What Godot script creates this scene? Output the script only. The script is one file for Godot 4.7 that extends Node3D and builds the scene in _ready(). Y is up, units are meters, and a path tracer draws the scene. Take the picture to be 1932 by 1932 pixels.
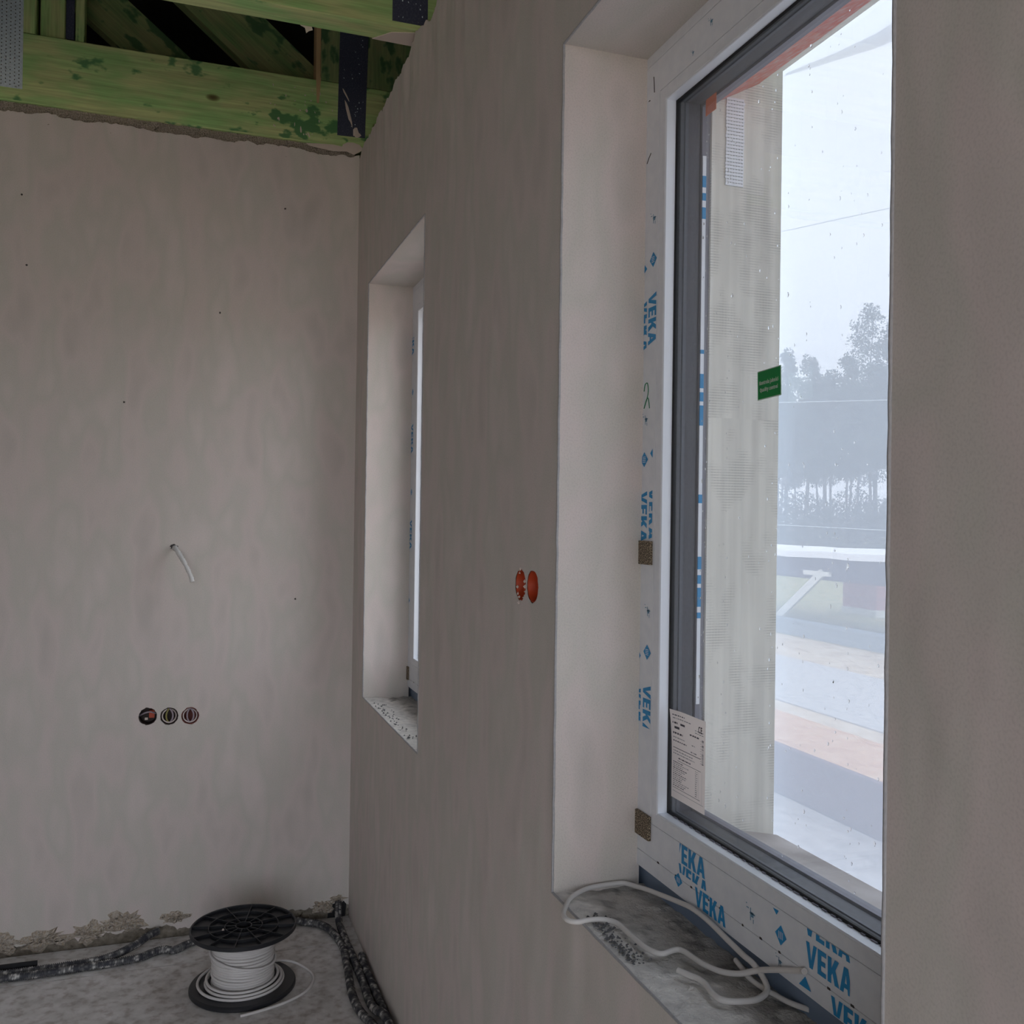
extends Node3D

const D := 0.615          # room face of the window wall
const ZB := -3.602        # room face of the back wall
const FACE := 0.777       # room face of the window frames
const TOP := 2.872        # ragged top of the plaster
const SILL := 0.867
const WB := 2.45           # above this the window wall's plaster is wavy
const HEAD := 2.341
const ZF := 2.6            # room face of the wall behind the camera

var M := {}
var used := {}
var rng := RandomNumberGenerator.new()
var nz := FastNoiseLite.new()

# ------------------------------------------------------------------ nodes
func numbered(called: String) -> String:
	var n: int = used.get(called, 0)
	used[called] = n + 1
	return called if n == 0 else "%s_%03d" % [called, n]

func tag(o: Node3D, label: String, category: String, group := "", kind := "") -> Node3D:
	o.set_meta("label", label)
	o.set_meta("category", category)
	if group != "":
		o.set_meta("group", group)
	if kind != "":
		o.set_meta("kind", kind)
	return o

func thing(called: String, label: String, category: String, at := Vector3.ZERO, group := "", kind := "") -> Node3D:
	var o := Node3D.new()
	o.name = numbered(called)
	add_child(o)
	o.position = at
	return tag(o, label, category, group, kind)

func put(parent: Node, called: String, st: SurfaceTool, m: Material) -> MeshInstance3D:
	var o := MeshInstance3D.new()
	o.mesh = st.commit()
	o.material_override = m
	o.cast_shadow = GeometryInstance3D.SHADOW_CASTING_SETTING_ON
	o.name = numbered(called) if parent == self else called
	parent.add_child(o, true)
	return o

# ------------------------------------------------------------------ shapes
func mb() -> SurfaceTool:
	var st := SurfaceTool.new()
	st.begin(Mesh.PRIMITIVE_TRIANGLES)
	return st

func vtx(st: SurfaceTool, p: Vector3, n: Vector3, uv: Vector2, c := Color.WHITE) -> void:
	st.set_normal(n)
	st.set_uv(uv)
	st.set_uv2(uv)
	st.set_color(c)
	st.add_vertex(p)

func flat_uv(p: Vector3, n: Vector3, grain: int) -> Vector2:
	var a := n.abs()
	var k := 0 if (a.x >= a.y and a.x >= a.z) else (1 if a.y >= a.z else 2)
	var others := [[2, 1], [0, 2], [0, 1]][k] as Array
	var u: int = others[0]
	var v: int = others[1]
	if grain == v:
		v = u
		u = grain
	return Vector2(p[u], p[v])

# corners counter-clockwise as seen from outside
func quad(st: SurfaceTool, a: Vector3, b: Vector3, c: Vector3, d: Vector3, grain := -1, col := Color.WHITE) -> void:
	var n := (b - a).cross(c - a)
	if n.length_squared() < 1e-16:
		n = (c - a).cross(d - a)
	n = n.normalized()
	for p in [a, c, b, a, d, c]:
		vtx(st, p, n, flat_uv(p, n, grain), col)

func tri(st: SurfaceTool, a: Vector3, b: Vector3, c: Vector3, col := Color.WHITE) -> void:
	var n := (b - a).cross(c - a).normalized()
	for p in [a, c, b]:
		vtx(st, p, n, flat_uv(p, n, -1), col)

# eight corners: bottom ring counter-clockwise from above, then the top ring
func hexa(st: SurfaceTool, p: Array, grain := -1) -> void:
	quad(st, p[3], p[2], p[1], p[0], grain)
	quad(st, p[4], p[5], p[6], p[7], grain)
	for k in 4:
		var j := (k + 1) % 4
		quad(st, p[k], p[j], p[4 + j], p[4 + k], grain)

func box(st: SurfaceTool, a: Vector3, b: Vector3, grain := -1) -> void:
	var l := a.min(b)
	var h := a.max(b)
	hexa(st, [Vector3(l.x, l.y, h.z), Vector3(h.x, l.y, h.z), Vector3(h.x, l.y, l.z), Vector3(l.x, l.y, l.z),
		Vector3(l.x, h.y, h.z), Vector3(h.x, h.y, h.z), Vector3(h.x, h.y, l.z), Vector3(l.x, h.y, l.z)], grain)

# box with chamfered edges (long beams, planks)
func cbox(st: SurfaceTool, a: Vector3, b: Vector3, e: float, grain := -1) -> void:
	var l := a.min(b)
	var h := a.max(b)
	var g := grain if grain >= 0 else 0
	var i := (g + 1) % 3
	var j := (g + 2) % 3
	var ring := []
	for q in [[0, e], [e, 0], [-e, 0], [0, e], [0, -e], [-e, 0], [e, 0], [0, -e]]:
		pass
	var li := l[i]
	var lj := l[j]
	var hi := h[i]
	var hj := h[j]
	var pts := [Vector2(li + e, lj), Vector2(hi - e, lj), Vector2(hi, lj + e), Vector2(hi, hj - e), Vector2(hi - e, hj), Vector2(li + e, hj), Vector2(li, hj - e), Vector2(li, lj + e)]
	for s in [l[g], h[g]]:
		var r := []
		for q in pts:
			var v := Vector3.ZERO
			v[g] = s
			v[i] = q.x
			v[j] = q.y
			r.append(v)
		ring.append(r)
	for k in 8:
		var n := (k + 1) % 8
		quad(st, ring[0][k], ring[0][n], ring[1][n], ring[1][k], grain)
	for k in range(1, 7):
		tri(st, ring[1][0], ring[1][k], ring[1][k + 1])
		tri(st, ring[0][0], ring[0][k + 1], ring[0][k])

# a bar between two points: w across `side`, t across the other way
func bar(st: SurfaceTool, a: Vector3, b: Vector3, side: Vector3, w: float, t: float) -> void:
	var f := (b - a).normalized()
	var s := (side - f * side.dot(f)).normalized()
	var u := s.cross(f)
	var r := []
	for p in [a, b]:
		r.append([p - s * w / 2 - u * t / 2, p + s * w / 2 - u * t / 2, p + s * w / 2 + u * t / 2, p - s * w / 2 + u * t / 2])
	var tot := a.distance_to(b)
	for k in 4:
		var j := (k + 1) % 4
		var q := [r[0][j], r[0][k], r[1][k], r[1][j]]
		var n: Vector3 = ((q[1] - q[0]) as Vector3).cross(q[2] - q[0]).normalized()
		var wd: float = r[0][k].distance_to(r[0][j])
		var uv := [Vector2(0, wd), Vector2(0, 0), Vector2(tot, 0), Vector2(tot, wd)]
		for m in [0, 2, 1, 0, 3, 2]:
			vtx(st, q[m], n, uv[m] + Vector2(a.x * 3.7, a.y * 2.3))
	quad(st, r[0][0], r[0][1], r[0][2], r[0][3])
	quad(st, r[1][3], r[1][2], r[1][1], r[1][0])

# smooth tube through points; rad and col may be callables of (distance)
func tube(st: SurfaceTool, pts: Array, r: float, seg := 8, shape = null, tint = null, caps := true) -> void:
	var n := pts.size()
	var dirs := []
	for i in n:
		dirs.append(((pts[mini(i + 1, n - 1)] as Vector3) - (pts[maxi(i - 1, 0)] as Vector3)).normalized())
	var up := Vector3.UP if absf(dirs[0].y) < 0.9 else Vector3.RIGHT
	var rings := []
	var dist := 0.0
	for i in n:
		var f: Vector3 = dirs[i]
		up = (up - f * up.dot(f)).normalized()
		var s := f.cross(up)
		if i > 0:
			dist += (pts[i] as Vector3).distance_to(pts[i - 1])
		var rr: float = r * (shape.call(dist) if shape != null else 1.0)
		var ring := []
		for k in seg:
			var a := TAU * k / seg
			var nn := s * cos(a) + up * sin(a)
			var c: Color = tint.call(dist, a) if tint != null else Color.WHITE
			ring.append([pts[i] + nn * rr, nn, Vector2(dist, float(k) / seg), c])
		rings.append(ring)
	for i in n - 1:
		for k in seg:
			var j := (k + 1) % seg
			for q in [rings[i][k], rings[i + 1][j], rings[i + 1][k], rings[i][k], rings[i][j], rings[i + 1][j]]:
				vtx(st, q[0], q[1], q[2], q[3])
	if caps:
		for k in range(1, seg - 1):
			tri(st, rings[0][0][0], rings[0][k + 1][0], rings[0][k][0], rings[0][0][3])
			tri(st, rings[n - 1][0][0], rings[n - 1][k][0], rings[n - 1][k + 1][0], rings[n - 1][0][3])

# smooth curve through control points
func curve(ctrl: Array, step := 0.01) -> Array:
	var out := []
	var n := ctrl.size()
	for i in n - 1:
		var p0: Vector3 = ctrl[maxi(i - 1, 0)]
		var p1: Vector3 = ctrl[i]
		var p2: Vector3 = ctrl[i + 1]
		var p3: Vector3 = ctrl[mini(i + 2, n - 1)]
		var m := maxi(1, int(ceil(p1.distance_to(p2) / step)))
		for k in m:
			out.append(p1.cubic_interpolate(p2, p0, p3, float(k) / m))
	out.append(ctrl[n - 1])
	return out

# closed profile [r, y] turned about the y axis
func lathe(st: SurfaceTool, prof: Array, seg := 48, c := Vector3.ZERO) -> void:
	for i in prof.size():
		var a: Vector2 = prof[i]
		var b: Vector2 = prof[(i + 1) % prof.size()]
		var dn := Vector2(b.y - a.y, a.x - b.x).normalized()
		for k in seg:
			var t0 := TAU * k / seg
			var t1 := TAU * (k + 1) / seg
			var d0 := Vector3(cos(t0), 0, sin(t0))
			var d1 := Vector3(cos(t1), 0, sin(t1))
			var q := [[c + d0 * a.x + Vector3.UP * a.y, d0], [c + d1 * a.x + Vector3.UP * a.y, d1], [c + d1 * b.x + Vector3.UP * b.y, d1], [c + d0 * b.x + Vector3.UP * b.y, d0]]
			for m in [0, 1, 2, 0, 2, 3]:
				var dd: Vector3 = q[m][1]
				vtx(st, q[m][0], dd * dn.x + Vector3.UP * dn.y, Vector2(t0, a.y))

# prism of a 2D outline placed by a callable (Vector2, depth 0..1) -> Vector3; outline counter-clockwise as seen from outside
func prism(st: SurfaceTool, outline: PackedVector2Array, place: Callable) -> void:
	var idx := Geometry2D.triangulate_polygon(outline)
	for i in range(0, idx.size(), 3):
		var a := outline[idx[i]]
		var b := outline[idx[i + 1]]
		var c := outline[idx[i + 2]]
		if (b - a).cross(c - a) < 0:
			var t := b
			b = c
			c = t
		tri(st, place.call(a, 0.0), place.call(b, 0.0), place.call(c, 0.0))
		tri(st, place.call(a, 1.0), place.call(c, 1.0), place.call(b, 1.0))
	var n := outline.size()
	for i in n:
		var a := outline[i]
		var b := outline[(i + 1) % n]
		quad(st, place.call(b, 0.0), place.call(a, 0.0), place.call(a, 1.0), place.call(b, 1.0))

# ------------------------------------------------------------------ materials
func noise_tex(freq: float, stops: Array, seed_ := 1, size := 512, octaves := 4, type := FastNoiseLite.TYPE_SIMPLEX_SMOOTH) -> NoiseTexture2D:
	var t := NoiseTexture2D.new()
	t.width = size
	t.height = size
	t.seamless = true
	var n := FastNoiseLite.new()
	n.noise_type = type
	n.frequency = freq
	n.seed = seed_
	n.fractal_octaves = octaves
	t.noise = n
	if stops.size():
		var g := Gradient.new()
		var off := PackedFloat32Array()
		var cols := PackedColorArray()
		for s in stops:
			off.append(s[0])
			cols.append(s[1])
		g.offsets = off
		g.colors = cols
		t.color_ramp = g
	return t

func mat(col: Color, rough := 0.8, metal := 0.0) -> StandardMaterial3D:
	var m := StandardMaterial3D.new()
	m.albedo_color = col
	m.roughness = rough
	m.metallic = metal
	return m

func tri_mat(col: Color, tex: Texture2D, scale: Vector3, rough := 0.9) -> StandardMaterial3D:
	var m := mat(col, rough)
	m.albedo_texture = tex
	m.uv1_scale = Vector3(scale.x, scale.y, 1)
	return m

func add_detail(m: StandardMaterial3D, tex: Texture2D, scale: Vector3) -> void:
	m.detail_enabled = true
	m.detail_blend_mode = BaseMaterial3D.BLEND_MODE_MUL
	m.detail_albedo = tex
	m.detail_uv_layer = BaseMaterial3D.DETAIL_UV_2
	m.uv2_scale = scale

func bump(m: StandardMaterial3D, tex: Texture2D, cm: float) -> void:
	m.heightmap_enabled = true
	m.heightmap_texture = tex
	m.heightmap_scale = cm

func c8(r: int, g: int, b: int, a := 255) -> Color:
	return Color8(r, g, b, a)

# green-stained spruce: u runs along the grain
func wood_image(seed_: int, stain: float, dark: float, blot: bool) -> ImageTexture:
	var w := 1280
	var h := 160
	var im := Image.create(w, h, false, Image.FORMAT_RGB8)
	var n := FastNoiseLite.new()
	n.seed = seed_
	n.frequency = 0.01
	n.fractal_octaves = 4
	var olive := Color(0.76, 0.80, 0.56)
	var green := Color(0.62, 0.78, 0.50)
	var deep := Color(0.26, 0.48, 0.30)
	for y in h:
		for x in w:
			var wave := 8.0 * n.get_noise_2d(x * 0.5, y * 0.9)
			var ring := n.get_noise_2d(x * 0.3 + 900.0, (y + wave) * 8.0)
			var fine := n.get_noise_2d(x * 1.2 - 400.0, y * 22.0)
			var patch := n.get_noise_2d(x * 0.7 + 77.0, y * 1.6 + 300.0)
			var spot := 0.55 * n.get_noise_2d(x * 2.2 - 800.0, y * 2.6 + 50.0) + 0.8 * n.get_noise_2d(x * 0.55 + 500.0, y * 0.8)
			var c := olive.lerp(green, clampf(0.45 + patch * 1.3, 0.0, 1.0))
			c = c * (1.0 + 0.10 * ring + 0.09 * fine)
			c = c.lerp(deep, clampf((spot - stain) * 4.5, 0.0, 0.75))
			if blot:
				var away := Vector2((x - 690.0) / 75.0, (y - 42.0) / 40.0).length()
				c = c.lerp(deep, clampf((0.75 - away + 1.5 * n.get_noise_2d(x * 2.6 + 40.0, y * 3.0)) * 2.2, 0.0, 0.8))
			c = c * dark
			im.set_pixel(x, y, c)
	for k in 3:      # knots
		var kx := int(fposmod(seed_ * 137.0 + k * 271.0, w))
		var ky := 30 + int(fposmod(seed_ * 61.0 + k * 89.0, h - 60))
		for y in range(-9, 10):
			for x in range(-12, 13):
				var d := Vector2(x / 12.0, y / 9.0).length()
				if d < 1.0:
					var px := posmod(kx + x, w)
					im.set_pixel(px, ky + y, im.get_pixel(px, ky + y).lerp(Color(0.30, 0.24, 0.12), 0.85 * (1.0 - d * d)))
	return ImageTexture.create_from_image(im)

func wood_mat(seed_: int, stain := 0.42, dark := 1.0, blot := false) -> StandardMaterial3D:
	var m := mat(Color.WHITE, 0.75)
	m.albedo_texture = wood_image(seed_, stain, dark, blot)
	m.uv1_scale = Vector3(0.35, 4.0, 1)
	m.uv1_offset = Vector3(0.4, 0.40, 0)
	return m

func label_image() -> ImageTexture:
	var w := 330
	var h := 450
	var im := Image.create(w, h, false, Image.FORMAT_RGB8)
	im.fill(Color(0.90, 0.87, 0.85))
	var ink := Color(0.28, 0.27, 0.29)
	var grey := Color(0.55, 0.54, 0.54)
	var g := RandomNumberGenerator.new()
	g.seed = 5
	var words := func(x0: int, x1: int, y: int, hh: int, c: Color) -> void:
		var x := x0
		while x < x1:
			var ww := g.randi_range(6, 22)
			im.fill_rect(Rect2i(x, y, mini(ww, x1 - x), hh), c)
			x += ww + g.randi_range(4, 7)
	words.call(18, 130, 22, 5, ink)
	words.call(20, 190, 38, 5, grey)
	words.call(16, 60, 60, 9, ink)
	im.fill_rect(Rect2i(85, 60, 44, 10), ink)
	im.fill_rect(Rect2i(30, 82, 46, 12), ink)
	words.call(16, 110, 112, 9, ink)
	words.call(180, 270, 92, 7, ink)
	words.call(230, 310, 62, 4, grey)
	words.call(230, 310, 74, 4, grey)
	words.call(16, 130, 136, 5, grey)
	words.call(16, 150, 154, 5, ink)
	words.call(200, 236, 142, 5, grey)
	words.call(190, 250, 176, 6, grey)
	im.fill_rect(Rect2i(14, 190, 270, 3), ink)
	words.call(16, 210, 204, 5, grey)
	words.call(16, 230, 218, 5, grey)
	words.call(70, 190, 236, 6, ink)
	im.fill_rect(Rect2i(60, 252, 230, 2), ink)
	for k in 13:
		words.call(16, 90 + g.randi_range(0, 90), 262 + k * 10, 4, grey if k % 3 else ink)
		words.call(236, 258, 262 + k * 10, 4, grey)
	im.fill_rect(Rect2i(14, 394, 270, 2), ink)
	im.fill_rect(Rect2i(14, 412, 300, 2), grey)
	for k in 20:
		im.fill_rect(Rect2i(296, 98 + k * 6, 18, g.randi_range(1, 4)), ink)
		if k % 2:
			im.fill_rect(Rect2i(284, 98 + k * 6, 6, 3), grey)
	im.fill_rect(Rect2i(268, 250, 1, 150), grey)
	im.fill_rect(Rect2i(300, 250, 1, 160), grey)
	return ImageTexture.create_from_image(im)

func mesh_image() -> ImageTexture:      # reinforcing mesh pressed into render, u 0.25 m, v 1.7 m
	var w := 256
	var h := 1792
	var im := Image.create(w, h, false, Image.FORMAT_RGB8)
	var n := FastNoiseLite.new()
	n.seed = 31
	n.frequency = 0.011
	for y in h:
		for x in w:
			var a := TAU * x / w       # wraps round in u
			var cx := cos(a) * 40.0
			var cz := sin(a) * 40.0
			var show := clampf(n.get_noise_3d(cx * 1.2, y * 0.9, cz * 1.2) * 2.4 + 0.02, 0.0, 1.0)
			var streak := n.get_noise_3d(cx * 3.5, y * 0.12 + 500.0, cz * 3.5) * 0.07 + n.get_noise_3d(cx * 0.7, y * 0.3 + 900.0, cz * 0.7) * 0.05
			var line := 1.0 if y % 5 < 2 else 0.0
			if x % 6 < 1:
				line *= 0.4
			var v := 0.87 + streak - 0.13 * line * show
			im.set_pixel(x, y, Color(v * 1.01, v * 0.995, v * 0.95))
	return ImageTexture.create_from_image(im)

func make_materials() -> void:
	var pl := noise_tex(0.006, [[0.0, c8(208, 200, 194)], [0.35, c8(223, 211, 206)], [0.6, c8(214, 208, 200)], [1.0, c8(230, 217, 213)]], 3, 1024, 3)
	var fine := noise_tex(0.16, [[0.0, Color(0.93, 0.93, 0.93)], [0.5, Color(0.985, 0.985, 0.985)], [1.0, Color(1, 1, 1)]], 9, 512, 3)
	var grain := noise_tex(0.05, [], 12, 512, 5)
	M.plaster = tri_mat(Color.WHITE, pl, Vector3(0.9, 0.35, 0.9), 0.92)
	add_detail(M.plaster, fine, Vector3(3.1, 3.1, 3.1))
	bump(M.plaster, noise_tex(0.012, [], 21, 512, 3), 0.35)
	M.core = tri_mat(Color.WHITE, noise_tex(0.03, [[0.0, c8(120, 112, 100)], [1.0, c8(170, 160, 146)]], 5), Vector3(2, 2, 2), 0.95)
	bump(M.core, grain, 0.5)
	M.mortar = tri_mat(Color.WHITE, noise_tex(0.05, [[0.0, c8(140, 130, 119)], [0.5, c8(180, 168, 156)], [1.0, c8(204, 192, 179)]], 6), Vector3(6, 6, 6), 0.95)
	bump(M.mortar, grain, 0.6)
	M.rough_plaster = tri_mat(Color.WHITE, noise_tex(0.03, [[0.0, c8(184, 164, 138)], [0.5, c8(200, 188, 174)], [1.0, c8(212, 204, 196)]], 16), Vector3(5, 5, 5), 0.95)
	bump(M.rough_plaster, grain, 0.6)
	var fl := noise_tex(0.012, [[0.0, c8(198, 194, 190)], [0.4, c8(222, 219, 216)], [0.65, c8(232, 229, 227)], [1.0, c8(243, 241, 240)]], 8, 1024, 5)
	M.floor = tri_mat(Color.WHITE, fl, Vector3(0.9, 0.9, 0.9), 0.8)
	add_detail(M.floor, noise_tex(0.04, [[0.2, Color(0.84, 0.82, 0.81)], [0.5, Color(0.96, 0.96, 0.96)], [1.0, Color(1, 1, 1)]], 44, 512, 5), Vector3(1.1, 1.1, 1.1))
	bump(M.floor, grain, 0.12)
	M.dark_gap = mat(c8(38, 36, 35), 0.95)
	M.membrane = mat(c8(17, 17, 21), 0.9)
	M.bead = tri_mat(Color.WHITE, noise_tex(0.03, [[0.0, c8(120, 124, 134)], [0.5, c8(176, 174, 176)], [1.0, c8(226, 222, 218)]], 15), Vector3(7, 7, 7), 0.55)
	M.wood_a = wood_mat(4, 0.38, 1.0, true)
	M.wood_b = wood_mat(11, 0.5)
	M.wood_c = wood_mat(23, 0.25, 0.72)
	M.wood_pale = mat(c8(200, 170, 128), 0.85)
	M.strap = tri_mat(Color.WHITE, noise_tex(0.05, [[0.0, c8(52, 57, 78)], [0.7, c8(66, 71, 92)], [0.78, c8(84, 88, 104)], [1.0, c8(104, 106, 116)]], 18), Vector3(5, 5, 5), 0.55)
	M.zinc = tri_mat(Color.WHITE, noise_tex(0.03, [[0.0, c8(190, 206, 218)], [1.0, c8(226, 238, 246)]], 19), Vector3(5, 5, 5), 0.38)
	M.zinc.metallic = 0.1
	M.nail = mat(c8(226, 230, 234), 0.25, 0.8)
	M.splash = mat(c8(214, 200, 190), 0.95)
	M.pvc = tri_mat(Color.WHITE, noise_tex(0.02, [[0.0, c8(226, 229, 235)], [1.0, c8(236, 238, 242)]], 28), Vector3(3, 3, 3), 0.38)
	M.bead_white = mat(c8(234, 238, 245), 0.3)
	M.gasket = mat(c8(18, 18, 22), 0.6)
	M.anthracite = tri_mat(Color.WHITE, noise_tex(0.06, [[0.0, c8(56, 57, 65)], [1.0, c8(76, 77, 86)]], 29), Vector3(5, 5, 5), 0.45)
	M.outer_trim = mat(c8(128, 127, 138), 0.5)
	M.base_profile = mat(c8(120, 136, 158), 0.5)
	M.print_blue = mat(c8(24, 142, 200), 0.45)
	M.print_dim = mat(c8(104, 150, 178), 0.5)
	M.ink_green = mat(c8(36, 120, 84), 0.6)
	M.scratch = mat(c8(66, 60, 60), 0.8)
	M.film_white = mat(c8(240, 243, 248), 0.4)
	M.sticker_green = mat(c8(22, 140, 82), 0.45)
	M.sticker_green.backlight_enabled = true
	M.sticker_green.backlight = c8(40, 225, 132)
	M.sticker_edge = mat(c8(206, 232, 216), 0.5)
	M.sticker_orange = mat(c8(232, 112, 58), 0.6)
	M.paper = mat(Color.WHITE, 0.75)
	M.paper.albedo_texture = label_image()
	M.paper.backlight_enabled = true
	M.paper.backlight = Color(0.92, 0.89, 0.87)
	M.paper_plain = mat(c8(228, 222, 218), 0.75)
	M.cork = tri_mat(Color.WHITE, noise_tex(0.09, [[0.25, c8(40, 36, 32)], [0.5, c8(112, 98, 80)], [0.75, c8(184, 168, 144)]], 33), Vector3(7, 7, 7), 0.95)
	var glass := mat(Color(0.86, 0.92, 0.93, 0.05), 0.02)
	glass.transparency = BaseMaterial3D.TRANSPARENCY_ALPHA
	M.glass = glass
	var drop := mat(Color(1, 1, 1, 0.0), 0.0)
	drop.refraction_enabled = true
	drop.refraction_scale = 0.033
	M.drop = drop
	var film := mat(Color(0.62, 0.70, 0.78, 0.78), 0.6)
	film.transparency = BaseMaterial3D.TRANSPARENCY_ALPHA
	film.backlight_enabled = true
	film.backlight = Color(0.75, 0.785, 0.84)
	M.film = film
	var fold := mat(Color(0.97, 0.97, 0.98, 0.5), 0.45)
	fold.transparency = BaseMaterial3D.TRANSPARENCY_ALPHA
	fold.backlight_enabled = true
	fold.backlight = Color(1, 1, 1)
	M.film_fold = fold
	M.render_mesh = mat(Color.WHITE, 0.95)
	M.render_mesh.albedo_texture = mesh_image()
	M.render_mesh.uv1_triplanar = true
	M.render_mesh.uv1_world_triplanar = true
	M.render_mesh.uv1_scale = Vector3(4.0, 0.59, 4.0)
	M.red_tape = tri_mat(Color.WHITE, noise_tex(0.02, [[0.0, c8(196, 84, 70)], [0.5, c8(196, 124, 114)], [1.0, c8(190, 170, 164)]], 35), Vector3(5, 5, 5), 0.7)
	M.white_cable = mat(c8(222, 218, 214), 0.5)
	M.reel_cable = mat(c8(226, 222, 220), 0.45)
	M.reel_black = mat(c8(40, 41, 45), 0.42)
	M.stub = tri_mat(Color.WHITE, noise_tex(0.08, [[0.2, c8(150, 147, 145)], [0.42, c8(236, 235, 233)], [1.0, c8(252, 252, 252)]], 36), Vector3(9, 9, 9), 0.9)
	M.conduit = mat(Color.WHITE, 0.6)
	M.conduit.vertex_color_use_as_albedo = true
	M.box_orange = mat(c8(184, 70, 36), 0.5)
	M.box_dark = mat(c8(52, 34, 30), 0.6)
	M.box_red = mat(c8(120, 56, 46), 0.6)
	M.wire_a = mat(c8(214, 200, 196), 0.5)
	M.wire_b = mat(c8(150, 142, 84), 0.5)
	M.wire_c = mat(c8(164, 150, 160), 0.5)
	M.sill = mat(Color.WHITE, 0.85)
	M.sill.vertex_color_use_as_albedo = true
	bump(M.sill, grain, 0.15)
	M.sill.uv1_scale = Vector3(6, 6, 6)
	M.pebble = mat(c8(104, 104, 106), 0.9)
	M.ground = tri_mat(Color.WHITE, noise_tex(0.02, [[0.0, c8(176, 152, 124)], [0.5, c8(206, 186, 160)], [1.0, c8(220, 206, 188)]], 50), Vector3(0.25, 0.25, 0.25), 0.95)
	M.sand = tri_mat(Color.WHITE, noise_tex(0.02, [[0.0, c8(196, 142, 100)], [0.6, c8(212, 164, 122)], [1.0, c8(218, 186, 152)]], 51), Vector3(0.4, 0.4, 0.15), 0.95)
	M.gravel = tri_mat(Color.WHITE, noise_tex(0.02, [[0.0, c8(168, 166, 166)], [1.0, c8(210, 205, 202)]], 52), Vector3(0.7, 0.7, 0.15), 0.95)
	M.grass = tri_mat(Color.WHITE, noise_tex(0.02, [[0.0, c8(110, 122, 72)], [0.5, c8(150, 146, 98)], [1.0, c8(176, 160, 116)]], 53), Vector3(0.2, 0.2, 0.1), 0.95)
	M.slab = tri_mat(Color.WHITE, noise_tex(0.02, [[0.0, c8(158, 150, 146)], [0.5, c8(182, 174, 170)], [1.0, c8(202, 196, 193)]], 54), Vector3(0.6, 0.6, 0.6), 0.9)
	M.formwork = tri_mat(Color.WHITE, noise_tex(0.02, [[0.0, c8(70, 38, 48)], [0.5, c8(96, 50, 58)], [1.0, c8(84, 56, 74)]], 55), Vector3(0.6, 1.5, 0.6), 0.7)
	M.kerb = mat(c8(132, 142, 150), 0.8)
	M.sheet_white = mat(c8(244, 244, 246), 0.7)
	M.trailer = mat(c8(62, 48, 66), 0.8)
	M.strut = mat(c8(222, 222, 214), 0.7)
	M.brick = mat(c8(176, 104, 100), 0.9)
	M.bark = mat(c8(92, 78, 70), 0.95)
	M.needles = tri_mat(Color.WHITE, noise_tex(0.05, [[0.0, c8(48, 66, 62)], [1.0, c8(84, 104, 92)]], 56), Vector3(0.3, 0.3, 0.3), 0.9)
	M.bush = tri_mat(Color.WHITE, noise_tex(0.05, [[0.0, c8(52, 62, 66)], [1.0, c8(80, 92, 86)]], 57), Vector3(0.3, 0.3, 0.3), 0.9)
	M.wire = mat(c8(206, 214, 226), 0.6)

# ------------------------------------------------------------------ the scene
func _ready() -> void:
	rng.seed = 7
	nz.seed = 4
	nz.frequency = 1.0
	nz.fractal_octaves = 3
	var cam := Camera3D.new()
	cam.name = "camera"
	cam.fov = 56.597
	cam.near = 0.02
	cam.far = 400.0
	cam.position = Vector3(0, 1.5174, 0)
	cam.rotation = Vector3(0.0047, -0.3334, 0.0139)
	add_child(cam)
	cam.current = true
	var env := Environment.new()
	env.background_mode = Environment.BG_SKY
	var sky := Sky.new()
	var sm := ProceduralSkyMaterial.new()       # even overcast sky
	sm.sky_top_color = Color(0.93, 0.96, 1.0)
	sm.sky_horizon_color = Color(0.92, 0.945, 0.995)
	sm.ground_bottom_color = Color(0.55, 0.52, 0.48)
	sm.ground_horizon_color = Color(0.80, 0.82, 0.85)
	sm.energy_multiplier = 1.0
	sky.sky_material = sm
	env.sky = sky
	env.background_energy_multiplier = 1.0
	env.tonemap_mode = Environment.TONE_MAPPER_LINEAR
	env.tonemap_exposure = 3.4
	env.volumetric_fog_enabled = true
	env.volumetric_fog_density = 0.0
	env.sdfgi_enabled = true
	env.ssao_enabled = true
	env.ssil_enabled = true
	var we := WorldEnvironment.new()
	we.name = "world_environment"
	we.environment = env
	add_child(we)

	make_materials()
	build_floor()
	build_wall_back()
	build_wall_right()
	build_other_walls()
	build_window("window_1", -3.4000, -2.4985, "narrow white plastic window beside the room corner, film still on its frame")
	build_window("window_2", -1.5715, -0.677, "large white plastic window with looped white cable on its sill")
	build_window("window_3", 0.263, 1.637, "wide white plastic window further along the window wall")
	build_sills()
	build_outside_near()
	build_trusses()
	build_reel()
	build_conduits()
	build_boxes()
	build_sill_cables()
	build_window_things()
	build_outside_far()

# ------------------------------------------------------------------ room
func build_floor() -> void:
	var o := thing("floor", "grey blotchy concrete screed floor with a joint along the back wall", "floor", Vector3.ZERO, "", "structure")
	var st := mb()
	box(st, Vector3(-3.6, -0.25, -3.378), Vector3(D, 0, ZF))
	put(o, "screed", st, M.floor)
	st = mb()
	box(st, Vector3(-3.6, -0.25, -3.383), Vector3(D, -0.012, -3.378))
	put(o, "joint_strip", st, M.dark_gap)
	st = mb()
	box(st, Vector3(-3.6, -0.25, ZB), Vector3(D, 0, -3.383))
	put(o, "edge_strip", st, M.floor)

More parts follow.
